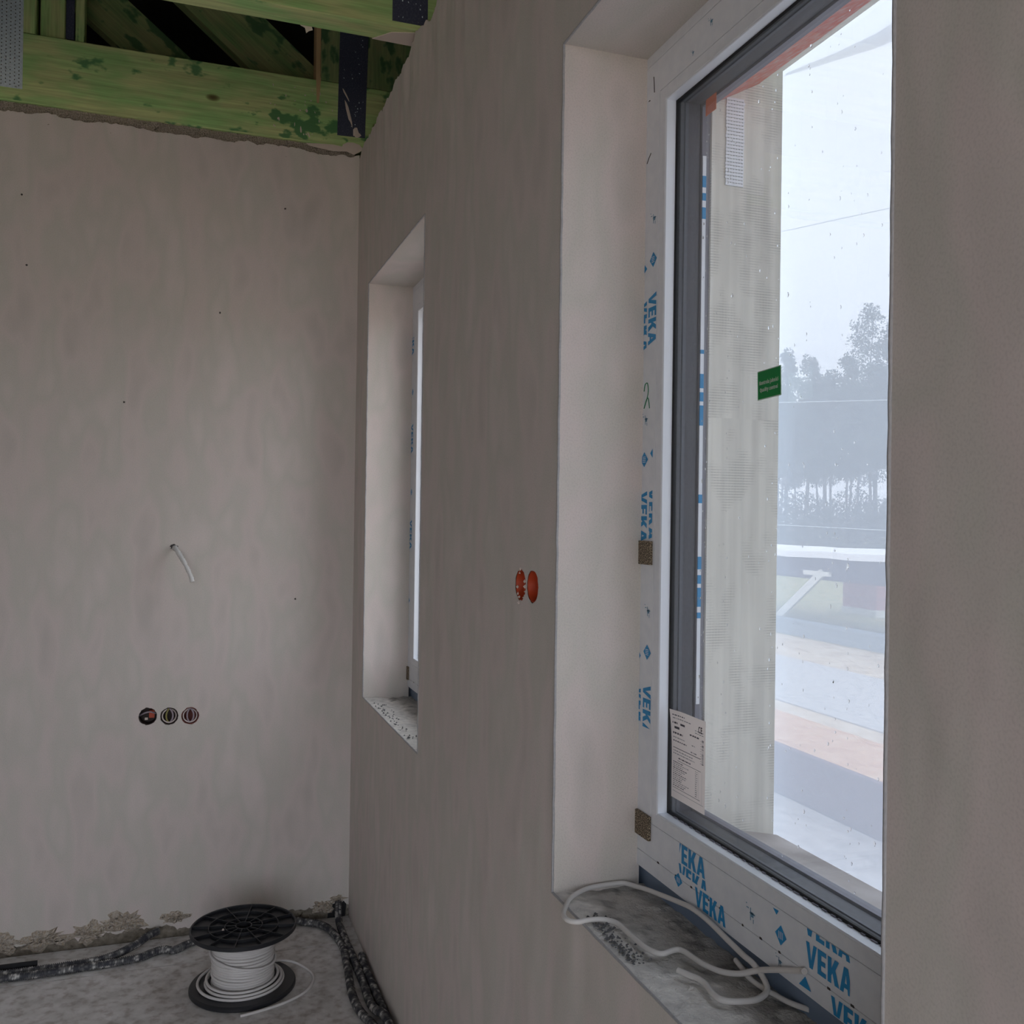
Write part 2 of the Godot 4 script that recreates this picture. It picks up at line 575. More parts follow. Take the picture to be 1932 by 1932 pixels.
# a wall face with round holes: plane given by place(u, v) -> Vector3 (face) and depth direction
func face_grid(st: SurfaceTool, u0: float, u1: float, v0: float, v1: float, holes: Array, half: float, r: float, place: Callable) -> void:
	# cut into columns at the holes' squares
	var us := [u0, u1]
	for h in holes:
		us.append(h.x - half)
		us.append(h.x + half)
	us.sort()
	for i in us.size() - 1:
		var a: float = us[i]
		var b: float = us[i + 1]
		if b - a < 1e-6:
			continue
		var hole = null
		for h in holes:
			if absf((a + b) / 2 - h.x) < half:
				hole = h
		if hole == null:
			quad(st, place.call(a, v0), place.call(b, v0), place.call(b, v1), place.call(a, v1))
		else:
			quad(st, place.call(a, v0), place.call(b, v0), place.call(b, hole.y - half), place.call(a, hole.y - half))
			quad(st, place.call(a, hole.y + half), place.call(b, hole.y + half), place.call(b, v1), place.call(a, v1))
			var n := 32
			for k in n:
				var p := []
				for t in [k, k + 1]:
					var an: float = TAU * (t % n) / n + PI / 4
					var d := Vector2(cos(an), sin(an))
					var q: Vector2 = d / maxf(absf(d.x) / ((b - a) / 2), absf(d.y) / half)
					var cx := (a + b) / 2
					var rr: float = r * (1.0 + 0.09 * nz.get_noise_2d(cos(an) * 3.0 + hole.x * 40.0, sin(an) * 3.0 + 7.0))
					p.append([Vector2(cx, hole.y) + q, Vector2(hole.x, hole.y) + d * rr])
				quad(st, place.call(p[0][1].x, p[0][1].y), place.call(p[0][0].x, p[0][0].y), place.call(p[1][0].x, p[1][0].y), place.call(p[1][1].x, p[1][1].y))

func ragged(v: float, amp: float, k: float) -> float:
	return amp * (nz.get_noise_2d(v * 4.0 + k, k) * 1.2 + 0.6 * nz.get_noise_2d(v * 19.0, k + 5.0) + 0.35 * nz.get_noise_2d(v * 60.0, k + 9.0))

func build_wall_back() -> void:
	var o := thing("wall_back", "beige smoothed plaster wall below the green beam, with three open socket holes", "wall", Vector3.ZERO, "", "structure")
	var st := mb()
	box(st, Vector3(-3.6, -0.25, ZB - 0.2), Vector3(1.0, 2.86, ZB - 0.075))
	box(st, Vector3(-3.6, -0.25, ZB - 0.075), Vector3(1.0, 0.745, ZB - 0.012))
	box(st, Vector3(-3.6, 0.835, ZB - 0.075), Vector3(1.0, 2.86, ZB - 0.012))
	box(st, Vector3(-3.6, 0.745, ZB - 0.075), Vector3(-0.145, 0.835, ZB - 0.012))
	box(st, Vector3(0.078, 0.745, ZB - 0.075), Vector3(1.0, 0.835, ZB - 0.012))
	put(o, "masonry", st, M.core)
	# plaster coat
	st = mb()
	var holes := [Vector2(-0.1059, 0.792), Vector2(-0.0344, 0.789), Vector2(0.0361, 0.7865)]
	var face := func(u: float, v: float) -> Vector3: return Vector3(u, v, ZB)
	face_grid(st, -3.6, D, 0.09, 2.80, holes, 0.0352, 0.0305, face)
	# ragged upper and lower edges
	var n := 260
	for i in n:
		var a := lerpf(-1.3, D, float(i) / n)
		var b := lerpf(-1.3, D, float(i + 1) / n)
		var ta := TOP + ragged(a, 0.012, 1.0)
		var tb := TOP + ragged(b, 0.012, 1.0)
		quad(st, Vector3(a, 2.80, ZB), Vector3(b, 2.80, ZB), Vector3(b, tb, ZB), Vector3(a, ta, ZB))
		quad(st, Vector3(a, ta, ZB), Vector3(b, tb, ZB), Vector3(b, tb, ZB - 0.02), Vector3(a, ta, ZB - 0.02))
		var la := 0.038 + ragged(a, 0.022, 3.0)
		var lb := 0.038 + ragged(b, 0.022, 3.0)
		quad(st, Vector3(a, la, ZB), Vector3(b, lb, ZB), Vector3(b, 0.09, ZB), Vector3(a, 0.09, ZB))
		quad(st, Vector3(a, la, ZB - 0.012), Vector3(b, lb, ZB - 0.012), Vector3(b, lb, ZB), Vector3(a, la, ZB))
	quad(st, Vector3(-3.6, 2.80, ZB), Vector3(-1.3, 2.80, ZB), Vector3(-1.3, TOP, ZB), Vector3(-3.6, TOP, ZB))
	quad(st, Vector3(-3.6, 0, ZB), Vector3(-1.3, 0, ZB), Vector3(-1.3, 0.09, ZB), Vector3(-3.6, 0.09, ZB))
	put(o, "plaster_coat", st, M.plaster)
	# rough mortar bed under the beam
	st = mb()
	n = 150
	for i in n:
		for j in 4:
			var q := []
			for d in [[0, 0], [1, 0], [1, 1], [0, 1]]:
				var u := lerpf(-0.95, 0.60, float(i + d[0]) / n)
				var v := lerpf(2.838, 2.904, float(j + d[1]) / 4.0)
				q.append(Vector3(u, v, ZB - 0.004 - 0.010 * (v - 2.838) / 0.066 + 0.008 * nz.get_noise_2d(u * 30.0, v * 50.0)))
			quad(st, q[0], q[1], q[2], q[3])
	put(o, "mortar_bed", st, M.mortar)
	# lumps of plaster pushed out above the floor
	for l in [[-0.56, 0.05, 0.075, 0.045], [-0.42, 0.048, 0.10, 0.04], [-0.285, 0.052, 0.07, 0.042], [-0.17, 0.075, 0.085, 0.048], [0.0, 0.07, 0.06, 0.025], [0.52, 0.045, 0.05, 0.03]]:
		st = mb()
		blob(st, Vector3(l[0], l[1], ZB - 0.002), l[2], l[3], 0.014)
		put(o, "plaster_lump", st, M.rough_plaster)
	# small dark pits
	st = mb()
	for p in [[-0.5327, 2.5891], [0.3423, 2.6447], [-0.5146, 2.3509], [0.1174, 2.2409], [-0.2, 1.9], [0.4, 1.2]]:
		blob(st, Vector3(p[0], p[1], ZB), 0.004, 0.004, 0.0015)
	put(o, "pit", st, M.scratch)

func blob(st: SurfaceTool, c: Vector3, w: float, h: float, d: float) -> void:     # dome on a wall that faces +z
	var rings := 7
	var seg := 26
	var pt := func(i: int, k: int) -> Vector3:
		var t := float(i) / rings
		var a := TAU * (k % seg) / seg
		var r := t * (0.85 + 0.5 * nz.get_noise_2d(cos(a) * 1.3 + c.x * 9.0, sin(a) * 1.3) + 0.35 * nz.get_noise_2d(cos(a) * 4.0 + c.x * 31.0, sin(a) * 4.0))
		return c + Vector3(cos(a) * w * r, sin(a) * h * r, d * (1.0 - t * t * t) * (1.0 + 1.1 * nz.get_noise_2d(cos(a) * 3.0 * t + c.x * 5.0, sin(a) * 3.0 * t)))
	for i in rings:
		for k in seg:
			quad(st, pt.call(i, k), pt.call(i + 1, k), pt.call(i + 1, k + 1), pt.call(i, k + 1))

func build_wall_right() -> void:
	var o := thing("wall_right", "beige plastered outer wall with two deep window openings and orange socket holes", "wall", Vector3.ZERO, "", "structure")
	var op := [[-3.3703, -2.5349], [-1.5341, -0.7143], [0.30, 1.60]]
	var st := mb()
	# masonry behind the plaster, openings a little wider for the frames
	var cx0 := D + 0.012
	var cx1 := 0.86
	var w := 0.037
	box(st, Vector3(cx0, -0.25, ZB), Vector3(cx1, 2.86, op[0][0] - w))
	box(st, Vector3(cx0 + 0.05, -0.25, op[0][1] + w), Vector3(cx1, 2.86, op[1][0] - w))
	box(st, Vector3(cx0, -0.25, op[0][1] + w), Vector3(cx0 + 0.05, 1.345, op[1][0] - w))
	box(st, Vector3(cx0, 1.430, op[0][1] + w), Vector3(cx0 + 0.05, 2.86, op[1][0] - w))
	box(st, Vector3(cx0, 1.345, op[0][1] + w), Vector3(cx0 + 0.05, 1.430, -1.76))
	box(st, Vector3(cx0, 1.345, -1.612), Vector3(cx0 + 0.05, 1.430, op[1][0] - w))
	box(st, Vector3(cx0, -0.25, op[1][1] + w), Vector3(cx1, 2.86, op[2][0] - w))
	box(st, Vector3(cx0, -0.25, op[2][1] + w), Vector3(cx1, 2.86, ZF))
	for q in op:
		box(st, Vector3(cx0, -0.25, q[0] - w), Vector3(cx1, 0.835, q[1] + w))
		box(st, Vector3(cx0, HEAD + 0.012, q[0] - w), Vector3(cx1, 2.86, q[1] + w))
	put(o, "masonry", st, M.core)
	# plaster coat facing the room
	st = mb()
	var face := func(u: float, v: float) -> Vector3: return Vector3(D, v, -u)       # u = -z keeps the winding outwards
	var rect := func(za: float, zb: float, ya: float, yb: float) -> void:
		quad(st, Vector3(D, ya, za), Vector3(D, ya, zb), Vector3(D, yb, zb), Vector3(D, yb, za))
	rect.call(ZB, op[0][0], 0.0, WB)
	var f2 := func(u: float, v: float) -> Vector3: return Vector3(D, v, u)
	face_grid(st, op[0][1], op[1][0], 0.0, WB, [Vector2(-1.7196, 1.3863), Vector2(-1.653, 1.3883)], 0.033, 0.0300, f2)
	rect.call(op[1][1], op[2][0], 0.0, WB)
	rect.call(op[2][1], ZF, 0.0, WB)
	for q in op:
		rect.call(q[0], q[1], 0.0, SILL)
		rect.call(q[0], q[1], HEAD, WB)
	# the band under the trusses is floated unevenly: low vertical waves and a ragged top
	var n := 520
	var pt := func(i: int, r: int) -> Vector3:
		var z := lerpf(ZB, ZF, float(i) / n)
		var top := TOP + 0.004 + ragged(z, 0.018, 11.0)
		var y: float = [WB, lerpf(WB, top, 0.35), lerpf(WB, top, 0.7), top][r]
		var amp: float = [0.0, 0.004, 0.008, 0.010][r] * clampf((z - ZB) * 8.0, 0.0, 1.0)
		return Vector3(D - amp * (0.5 + 0.9 * nz.get_noise_2d(z * 5.5, 60.0 + y * 0.4)), y, z)
	for i in n:
		for r in 3:
			quad(st, pt.call(i, r), pt.call(i + 1, r), pt.call(i + 1, r + 1), pt.call(i, r + 1))
		var ta: Vector3 = pt.call(i, 3)
		var tb: Vector3 = pt.call(i + 1, 3)
		quad(st, ta, tb, Vector3(D + 0.03, tb.y - 0.004, tb.z), Vector3(D + 0.03, ta.y - 0.004, ta.z))
	put(o, "plaster_coat", st, M.plaster)
	# reveals
	for q in op:
		st = mb()
		box(st, Vector3(D + 0.0005, SILL - 0.03, q[0] - w), Vector3(FACE + 0.004, HEAD + 0.012, q[0]))
		put(o, "reveal_side", st, M.plaster)
		st = mb()
		box(st, Vector3(D + 0.0005, SILL - 0.03, q[1]), Vector3(FACE + 0.004, HEAD + 0.012, q[1] + w))
		put(o, "reveal_side", st, M.plaster)
		st = mb()
		box(st, Vector3(D + 0.0005, HEAD, q[0]), Vector3(FACE + 0.004, HEAD + 0.012, q[1]))
		put(o, "reveal_head", st, M.plaster)
		# metal corner beads
		for e in [[Vector3(D, SILL, q[0]), Vector3(D, HEAD, q[0])], [Vector3(D, HEAD, q[0]), Vector3(D, HEAD, q[1])], [Vector3(D, SILL, q[1]), Vector3(D, HEAD, q[1])], [Vector3(D, SILL, q[0]), Vector3(D, SILL, q[1])]]:
			st = mb()
			var pts := curve([e[0], e[1]], 0.02)
			for i in pts.size():
				pts[i] += Vector3(0.0012 * nz.get_noise_1d(i * 0.7), 0, 0)
			tube(st, pts, 0.0022, 6)
			put(o, "corner_bead", st, M.bead)
	# insulation and render outside
	st = mb()
	var oz := [[-3.300, -2.605], [-1.452, -0.795], [0.38, 1.52]]
	var ox0 := 0.862
	var ox1 := 1.005
	box(st, Vector3(ox0, -0.3, ZB - 0.4), Vector3(ox1, 3.35, oz[0][0]))
	box(st, Vector3(ox0, -0.3, oz[0][1]), Vector3(ox1, 3.35, oz[1][0]))
	box(st, Vector3(ox0, -0.3, oz[1][1]), Vector3(ox1, 3.35, oz[2][0]))
	box(st, Vector3(ox0, -0.3, oz[2][1]), Vector3(ox1, 3.35, ZF + 0.4))
	for q in oz:
		box(st, Vector3(ox0, -0.3, q[0]), Vector3(ox1, 0.94, q[1]))
		hexa(st, [Vector3(ox0, 2.245, q[1]), Vector3(ox1, 2.322, q[1]), Vector3(ox1, 2.322, q[0]), Vector3(ox0, 2.245, q[0]),
			Vector3(ox0, 3.35, q[1]), Vector3(ox1, 3.35, q[1]), Vector3(ox1, 3.35, q[0]), Vector3(ox0, 3.35, q[0])])
	put(o, "outer_render", st, M.render_mesh)
	for q in oz:
		st = mb()
		hexa(st, [Vector3(ox0, 0.94, q[1]), Vector3(1.012, 0.92, q[1]), Vector3(1.012, 0.92, q[0]), Vector3(ox0, 0.94, q[0]),
			Vector3(ox0, 0.985, q[1]), Vector3(1.012, 0.955, q[1]), Vector3(1.012, 0.955, q[0]), Vector3(ox0, 0.985, q[0])])
		put(o, "outer_sill", st, M.slab)
		st = mb()
		hexa(st, [Vector3(0.875, 2.248, q[1]), Vector3(0.955, 2.291, q[1]), Vector3(0.955, 2.291, q[0]), Vector3(0.875, 2.248, q[0]),
			Vector3(0.875, 2.256, q[1]), Vector3(0.955, 2.299, q[1]), Vector3(0.955, 2.299, q[0]), Vector3(0.875, 2.256, q[0])])
		put(o, "sealing_tape", st, M.red_tape)
	st = mb()
	hexa(st, [Vector3(0.866, 0.983, -0.80), Vector3(0.905, 0.976, -0.80), Vector3(0.905, 0.976, -1.19), Vector3(0.866, 0.983, -1.19),
		Vector3(0.866, 0.986, -0.80), Vector3(0.905, 0.9785, -0.80), Vector3(0.905, 0.9785, -1.19), Vector3(0.866, 0.986, -1.19)])
	put(o, "sealing_tape", st, M.red_tape)

func build_other_walls() -> void:
	# these walls stand out of view; the wide terrace opening behind the camera lets the daylight in
	var o := thing("wall_front", "plastered wall with a wide unglazed terrace opening", "wall", Vector3.ZERO, "", "structure")
	var st := mb()
	box(st, Vector3(-3.8, -0.25, ZF), Vector3(-2.5, 3.3, ZF + 0.35))
	box(st, Vector3(0.53, -0.25, ZF), Vector3(1.005, 3.3, ZF + 0.35))
	box(st, Vector3(-2.5, 2.8, ZF), Vector3(0.53, 3.3, ZF + 0.35))
	put(o, "masonry", st, M.plaster)
	o = thing("wall_left", "plain plastered wall facing the windows", "wall", Vector3.ZERO, "", "structure")
	st = mb()
	box(st, Vector3(-3.95, -0.25, -3.8), Vector3(-3.6, 3.3, ZF + 0.35))
	put(o, "masonry", st, M.plaster)
	o = thing("roof", "dark roof underlay high above the green trusses", "roof", Vector3.ZERO, "", "structure")
	st = mb()
	var a := Vector3(1.5, 3.05, 0)
	var r := Vector3(-1.45, 5.1, 0)
	var c := Vector3(-4.5, 3.0, 0)
	for s in [[a, r], [r, c]]:
		var p := []
		for up in [0.0, 0.12]:
			for k in [[1, ZF + 0.7], [0, ZF + 0.7], [0, -5.6], [1, -5.6]]:
				p.append(s[k[0]] + Vector3(0, up, k[1]))
		hexa(st, p)
	box(st, Vector3(-4.5, 2.62, -5.6), Vector3(1.5, 5.3, -5.5))
	box(st, Vector3(-4.5, 2.9, ZF + 0.35), Vector3(1.5, 5.3, ZF + 0.45))
	box(st, Vector3(-4.5, 2.55, -5.6), Vector3(1.0, 2.65, -3.81))
	box(st, Vector3(0.87, 2.6, -5.6), Vector3(0.98, 3.5, -4.0))
	put(o, "underlay", st, M.membrane)

# ------------------------------------------------------------------ windows
func frame_side(st: SurfaceTool, prof: Array, z0: float, z1: float, y0: float, y1: float, k: int) -> void:
	var cn := func(t: float, j: int) -> Vector2:
		return [Vector2(z0 + t, y0 + t), Vector2(z1 - t, y0 + t), Vector2(z1 - t, y1 - t), Vector2(z0 + t, y1 - t)][j % 4]
	for i in prof.size():
		var a: Vector2 = prof[i]
		var b: Vector2 = prof[(i + 1) % prof.size()]
		var a0: Vector2 = cn.call(a.y, k)
		var a1: Vector2 = cn.call(a.y, k + 1)
		var b0: Vector2 = cn.call(b.y, k)
		var b1: Vector2 = cn.call(b.y, k + 1)
		quad(st, Vector3(b.x, b0.y, b0.x), Vector3(a.x, a0.y, a0.x), Vector3(a.x, a1.y, a1.x), Vector3(b.x, b1.y, b1.x))

func build_window(called: String, z0: float, z1: float, label: String) -> Node3D:
	var y0 := 0.900
	var y1 := 2.351
	var o := thing(called, label, "window", Vector3.ZERO, "", "structure")
	var F := FACE
	var inner := [Vector2(0.7995, 0), Vector2(F, 0), Vector2(F, 0.0278), Vector2(F + 0.0014, 0.0280), Vector2(F + 0.0014, 0.0289), Vector2(F, 0.0291), Vector2(F, 0.0868), Vector2(F + 0.0014, 0.0870), Vector2(F + 0.0014, 0.0878), Vector2(F, 0.0880), Vector2(F, 0.1070), Vector2(F + 0.001, 0.1072), Vector2(F + 0.001, 0), Vector2(0.7995, 0)]
	inner = [Vector2(0.7995, 0), Vector2(F, 0), Vector2(F, 0.0278), Vector2(F + 0.0014, 0.0280), Vector2(F + 0.0014, 0.0289), Vector2(F, 0.0291), Vector2(F, 0.0868), Vector2(F + 0.0014, 0.0870), Vector2(F + 0.0014, 0.0878), Vector2(F, 0.0880), Vector2(F, 0.1070), Vector2(F + 0.001, 0.1085), Vector2(0.7995, 0.1085)]
	var names := ["bottom_rail", "side_post", "top_rail", "side_post"]
	for k in 4:
		var st := mb()
		frame_side(st, inner, z0, z1, y0, y1, k)
		var m := put(o, names[k], st, M.pvc)
		st = mb()
		frame_side(st, [Vector2(0.7955, 0.107), Vector2(F + 0.0012, 0.107), Vector2(F + 0.0004, 0.1095), Vector2(F + 0.0016, 0.1110), Vector2(0.7955, 0.1112)], z0, z1, y0, y1, k)
		put(m, "glazing_bead", st, M.bead_white)
		st = mb()
		frame_side(st, [Vector2(0.804, 0.10), Vector2(0.7957, 0.10), Vector2(0.7957, 0.1135), Vector2(0.7975, 0.1150), Vector2(0.804, 0.1150)], z0, z1, y0, y1, k)
		put(m, "gasket", st, M.gasket)
		st = mb()
		frame_side(st, [Vector2(0.845, 0.0), Vector2(0.805, 0.0), Vector2(0.805, 0.1095), Vector2(0.811, 0.1115), Vector2(0.8115, 0.107), Vector2(0.8140, 0.107), Vector2(0.8145, 0.1115), Vector2(0.8425, 0.1115), Vector2(0.845, 0.1095)], z0, z1, y0, y1, k)
		put(m, "outer_cladding", st, M.anthracite)
		st = mb()
		frame_side(st, [Vector2(0.862, 0.0), Vector2(0.846, 0.0), Vector2(0.846, 0.1145), Vector2(0.862, 0.1145)], z0, z1, y0, y1, k)
		put(m, "outer_trim", st, M.outer_trim)
	for x in [0.7995, 0.8255]:
		var st := mb()
		quad(st, Vector3(x, y0 + 0.09, z0 + 0.09), Vector3(x, y0 + 0.09, z1 - 0.09), Vector3(x, y1 - 0.09, z1 - 0.09), Vector3(x, y1 - 0.09, z0 + 0.09))
		put(o, "pane", st, M.glass)
	var st2 := mb()
	box(st2, Vector3(0.790, 0.845, z0), Vector3(0.845, 0.899, z1))
	put(o, "base_profile", st2, M.base_profile)
	# dark drain nicks along the lower groove, and bits of glazing tape in the lower gasket
	st2 = mb()
	for k in 14:
		var z := lerpf(z0 + 0.1, z1 - 0.1, (k + 0.5) / 14.0) + rng.randf_range(-0.012, 0.012)
		box(st2, Vector3(F - 0.0004, y0 + 0.0275, z), Vector3(F + 0.002, y0 + 0.0305, z + rng.randf_range(0.003, 0.007)))
	put(o, "drain_nick", st2, M.scratch)
	st2 = mb()
	for k in 34:
		var z := lerpf(z0 + 0.13, z1 - 0.13, (k + 0.5) / 34.0) + rng.randf_range(-0.004, 0.004)
		box(st2, Vector3(0.7935, y0 + 0.1112, z), Vector3(0.7957, y0 + 0.1128, z + rng.randf_range(0.007, 0.014)))
	put(o, "glazing_tape", st2, M.outer_trim)
	return o

const GLYPHS := {
	"V": [[[0, 1], [0.23, 1], [0.37, 0.33], [0.51, 1], [0.74, 1], [0.48, 0], [0.26, 0]]],
	"E": [[[0, 0], [0.56, 0], [0.56, 0.19], [0.24, 0.19], [0.24, 0.41], [0.51, 0.41], [0.51, 0.60], [0.24, 0.60], [0.24, 0.81], [0.56, 0.81], [0.56, 1], [0, 1]]],
	"K": [[[0, 0], [0.24, 0], [0.24, 0.32], [0.31, 0.42], [0.46, 0], [0.74, 0], [0.49, 0.60], [0.71, 1], [0.45, 1], [0.24, 0.60], [0.24, 1], [0, 1]]],
	"A": [[[0, 0], [0.23, 0], [0.37, 0.70], [0.37, 1], [0.24, 1]], [[0.37, 1], [0.37, 0.70], [0.51, 0], [0.74, 0], [0.50, 1]], [[0.265, 0.2], [0.475, 0.2], [0.44, 0.38], [0.30, 0.38]]],
}
const ADVANCE := {"V": 0.80, "E": 0.66, "K": 0.78, "A": 0.74}

func print_polys(st: SurfaceTool, polys: Array, clip: Rect2, place: Callable) -> void:
	var cp := PackedVector2Array([clip.position, clip.position + Vector2(clip.size.x, 0), clip.end, clip.position + Vector2(0, clip.size.y)])
	for p in polys:
		for piece in Geometry2D.intersect_polygons(p, cp):
			var idx := Geometry2D.triangulate_polygon(piece)
			for i in range(0, idx.size(), 3):
				var t: Array = [place.call(piece[idx[i]]), place.call(piece[idx[i + 1]]), place.call(piece[idx[i + 2]])]
				if (t[1] - t[0]).cross(t[2] - t[0]).x > 0.0:
					t = [t[0], t[2], t[1]]
				tri(st, t[0], t[1], t[2])

# the word printed on the protective film: (z, y) of the start of its base line, reading direction, height, width, and what of it shows (0..1)
func film_word(parent: Node, word: String, at: Vector2, along: Vector2, upd: Vector2, width: float, height: float, clip := Rect2(0, 0, 1, 1), x := FACE - 0.0006) -> void:
	var total := 0.0
	for ch in word:
		total += ADVANCE[ch]
	var polys := []
	var u := 0.0
	for ch in word:
		for g in GLYPHS[ch]:
			var p := PackedVector2Array()
			for q in g:
				p.append(Vector2((u + q[0]) / total, q[1]))
			polys.append(p)
		u += ADVANCE[ch]
	var st := mb()
	print_polys(st, polys, clip, func(q: Vector2) -> Vector3:
		var zy := at + along * q.x * width + upd * q.y * height
		return Vector3(x, zy.y, zy.x))
	put(parent, "film_lettering", st, M.print_blue)

func film_shape(parent: Node, pts: Array, m: Material, called := "film_mark", x := FACE - 0.0006) -> void:
	var st := mb()
	var p := PackedVector2Array()
	for q in pts:
		p.append(q)
	print_polys(st, [p], Rect2(-9, -9, 18, 18), func(q: Vector2) -> Vector3: return Vector3(x, q.y, q.x))
	put(parent, called, st, m)

func film_diamond(parent: Node, c: Vector2, a: float, b: float, vertical := true) -> void:
	film_shape(parent, [c + Vector2(-a, 0), c + Vector2(0, -b), c + Vector2(a, 0), c + Vector2(0, b)], M.print_blue)
	var st := mb()
	for k in [-1.5, -0.5, 0.5, 1.5]:
		var polys := []
		if vertical:
			polys.append(PackedVector2Array([c + Vector2(-a * 0.42, k * b * 0.22 - b * 0.035), c + Vector2(a * 0.42, k * b * 0.22 - b * 0.035), c + Vector2(a * 0.42, k * b * 0.22 + b * 0.045), c + Vector2(-a * 0.42, k * b * 0.22 + b * 0.045)]))
		else:
			polys.append(PackedVector2Array([c + Vector2(k * a * 0.22 - a * 0.04, -b * 0.36), c + Vector2(k * a * 0.22 + a * 0.04, -b * 0.36), c + Vector2(k * a * 0.22 + a * 0.04, b * 0.36), c + Vector2(k * a * 0.22 - a * 0.04, b * 0.36)]))
		print_polys(st, polys, Rect2(-9, -9, 18, 18), func(q: Vector2) -> Vector3: return Vector3(FACE - 0.0009, q.y, q.x))
	put(parent, "film_mark", st, M.pvc)

func film_icon(parent: Node, c: Vector2, s: float) -> void:     # small instruction pictogram
	var st := mb()
	var polys := []
	for r in [[-1, 0.9, 0.2, 0.14], [-0.9, 0.45, 0.5, 0.12], [-0.2, 0.0, 1.1, 0.14], [0.1, -0.35, 0.5, 0.6], [-0.1, -0.8, 0.16, 1.5], [0.5, -1.0, 0.14, 0.5]]:
		polys.append(PackedVector2Array([c + Vector2(r[0], r[1]) * s, c + Vector2(r[0] + r[2], r[1]) * s, c + Vector2(r[0] + r[2], r[1] + r[3]) * s, c + Vector2(r[0], r[1] + r[3]) * s]))
	print_polys(st, polys, Rect2(-9, -9, 18, 18), func(q: Vector2) -> Vector3: return Vector3(FACE - 0.0006, q.y, q.x))
	put(parent, "film_mark", st, M.print_dim)

func build_window_things() -> void:
	var w2 := get_node("window_2")
	var post := w2.get_node("side_post2") if w2.has_node("side_post2") else w2.get_child(3)
	var rail := w2.get_child(0)
	var head := w2.get_child(2)
	var down := Vector2(0, -1)
	var right := Vector2(1, 0)
	# far side post: words read downwards
	film_word(post, "VEKA", Vector2(-1.5166, 1.9145), down, right, 0.0905, 0.029)
	film_word(post, "VEKA", Vector2(-1.546, 1.906), down, right, 0.0905, 0.029, Rect2(0, 0.42, 1, 0.38))
	film_diamond(post, Vector2(-1.5008, 1.9733), 0.0132, 0.0135)
	film_shape(post, [Vector2(-1.5345, 1.9561), Vector2(-1.5238, 1.9622), Vector2(-1.533, 1.9715)], M.print_blue)
	film_icon(post, Vector2(-1.502, 2.046), 0.011)
	film_diamond(post, Vector2(-1.5252, 1.6219), 0.0144, 0.0135)
	film_shape(post, [Vector2(-1.5027, 1.6318), Vector2(-1.4934, 1.6234), Vector2(-1.4934, 1.6399)], M.print_blue)
	film_icon(post, Vector2(-1.523, 1.693), 0.011)
	film_word(post, "VEKA", Vector2(-1.5415, 1.5655), down, right, 0.0905, 0.029)
	film_word(post, "VEKA", Vector2(-1.5080, 1.5705), down, right, 0.0905, 0.029, Rect2(0, 0.12, 1, 0.42))
	film_icon(post, Vector2(-1.505, 1.354), 0.011)
	film_diamond(post, Vector2(-1.5047, 1.2816), 0.0142, 0.0135)
	film_shape(post, [Vector2(-1.5372, 1.2628), Vector2(-1.5289, 1.2722), Vector2(-1.5372, 1.2811)], M.print_blue)
	film_word(post, "VEKA", Vector2(-1.5183, 1.2240), down, right, 0.0905, 0.029, Rect2(0, 0, 0.83, 1))
	film_word(post, "VEKA", Vector2(-1.5475, 1.2160), down, right, 0.0905, 0.029, Rect2(0, 0.35, 0.76, 0.36))
	# green felt-pen figure
	var st := mb()
	var pen := []
	for q in [[-1.5295, 1.7440], [-1.5255, 1.7560], [-1.5170, 1.7570], [-1.5135, 1.7450], [-1.5160, 1.7340], [-1.5235, 1.7215], [-1.5290, 1.7135], [-1.5190, 1.7290], [-1.5130, 1.7290], [-1.5080, 1.7120]]:
		pen.append(Vector3(FACE - 0.0003, q[1], q[0]))
	tube(st, curve(pen, 0.002), 0.0010, 5)
	put(post, "pen_mark", st, M.ink_green)
	# scratches
	for q in [[-1.5080, 2.2985, -1.5050, 2.2700], [-1.5260, 2.2620, -1.5210, 2.2615], [-1.5300, 2.1520, -1.5150, 2.1660]]:
		st = mb()
		tube(st, [Vector3(FACE - 0.0002, q[1], q[0]), Vector3(FACE - 0.0002, (q[1] + q[3]) / 2 + 0.001, (q[0] + q[2]) / 2), Vector3(FACE - 0.0002, q[3], q[2])], 0.0009, 5)
		put(post, "scratch", st, M.scratch)
	# bottom rail: words read along the rail
	var upv := Vector2(0, 1)
	film_word(rail, "VEKA", Vector2(-1.401, 0.9565), right, upv, 0.1005, 0.0305, Rect2(0.20, 0, 0.80, 1))
	film_word(rail, "VEKA", Vector2(-1.383, 0.9250), right, upv, 0.0905, 0.029, Rect2(0, 0.5, 1, 0.5))
	film_diamond(rail, Vector2(-1.3835, 0.9255), 0.0135, 0.0115, false)
	film_word(rail, "VEKA", Vector2(-1.3300, 0.9060), right, upv, 0.0905, 0.029)
	film_icon(rail, Vector2(-1.174, 0.954), 0.012)
	film_shape(rail, [Vector2(-1.1202, 0.9838), Vector2(-1.1120, 0.9770), Vector2(-1.1068, 0.9845)], M.print_blue)
	film_diamond(rail, Vector2(-1.1015, 0.9532), 0.0130, 0.0138, false)
	film_word(rail, "VEKA", Vector2(-1.0505, 0.9785), right, upv, 0.0905, 0.029, Rect2(0, 0.0, 1, 0.29))
	film_word(rail, "VEKA", Vector2(-1.0465, 0.9380), right, upv, 0.0905, 0.0318, Rect2(0, 0, 0.955, 1))
	film_shape(rail, [Vector2(-1.0603, 0.9072), Vector2(-1.0348, 0.9080), Vector2(-1.0471, 0.9226)], M.print_blue)
	film_icon(rail, Vector2(-1.105, 0.9170), 0.008)
	film_word(rail, "VEKA", Vector2(-0.9950, 0.8935), right, upv, 0.0905, 0.030, Rect2(0, 0.27, 1, 0.73))
	# top rail: words stand on their heads
	film_word(head, "VEKA", Vector2(-1.085, 2.3270), Vector2(-1, 0), Vector2(0, -1), 0.0905, 0.029)
	film_icon(head, Vector2(-1.316, 2.303), 0.008)
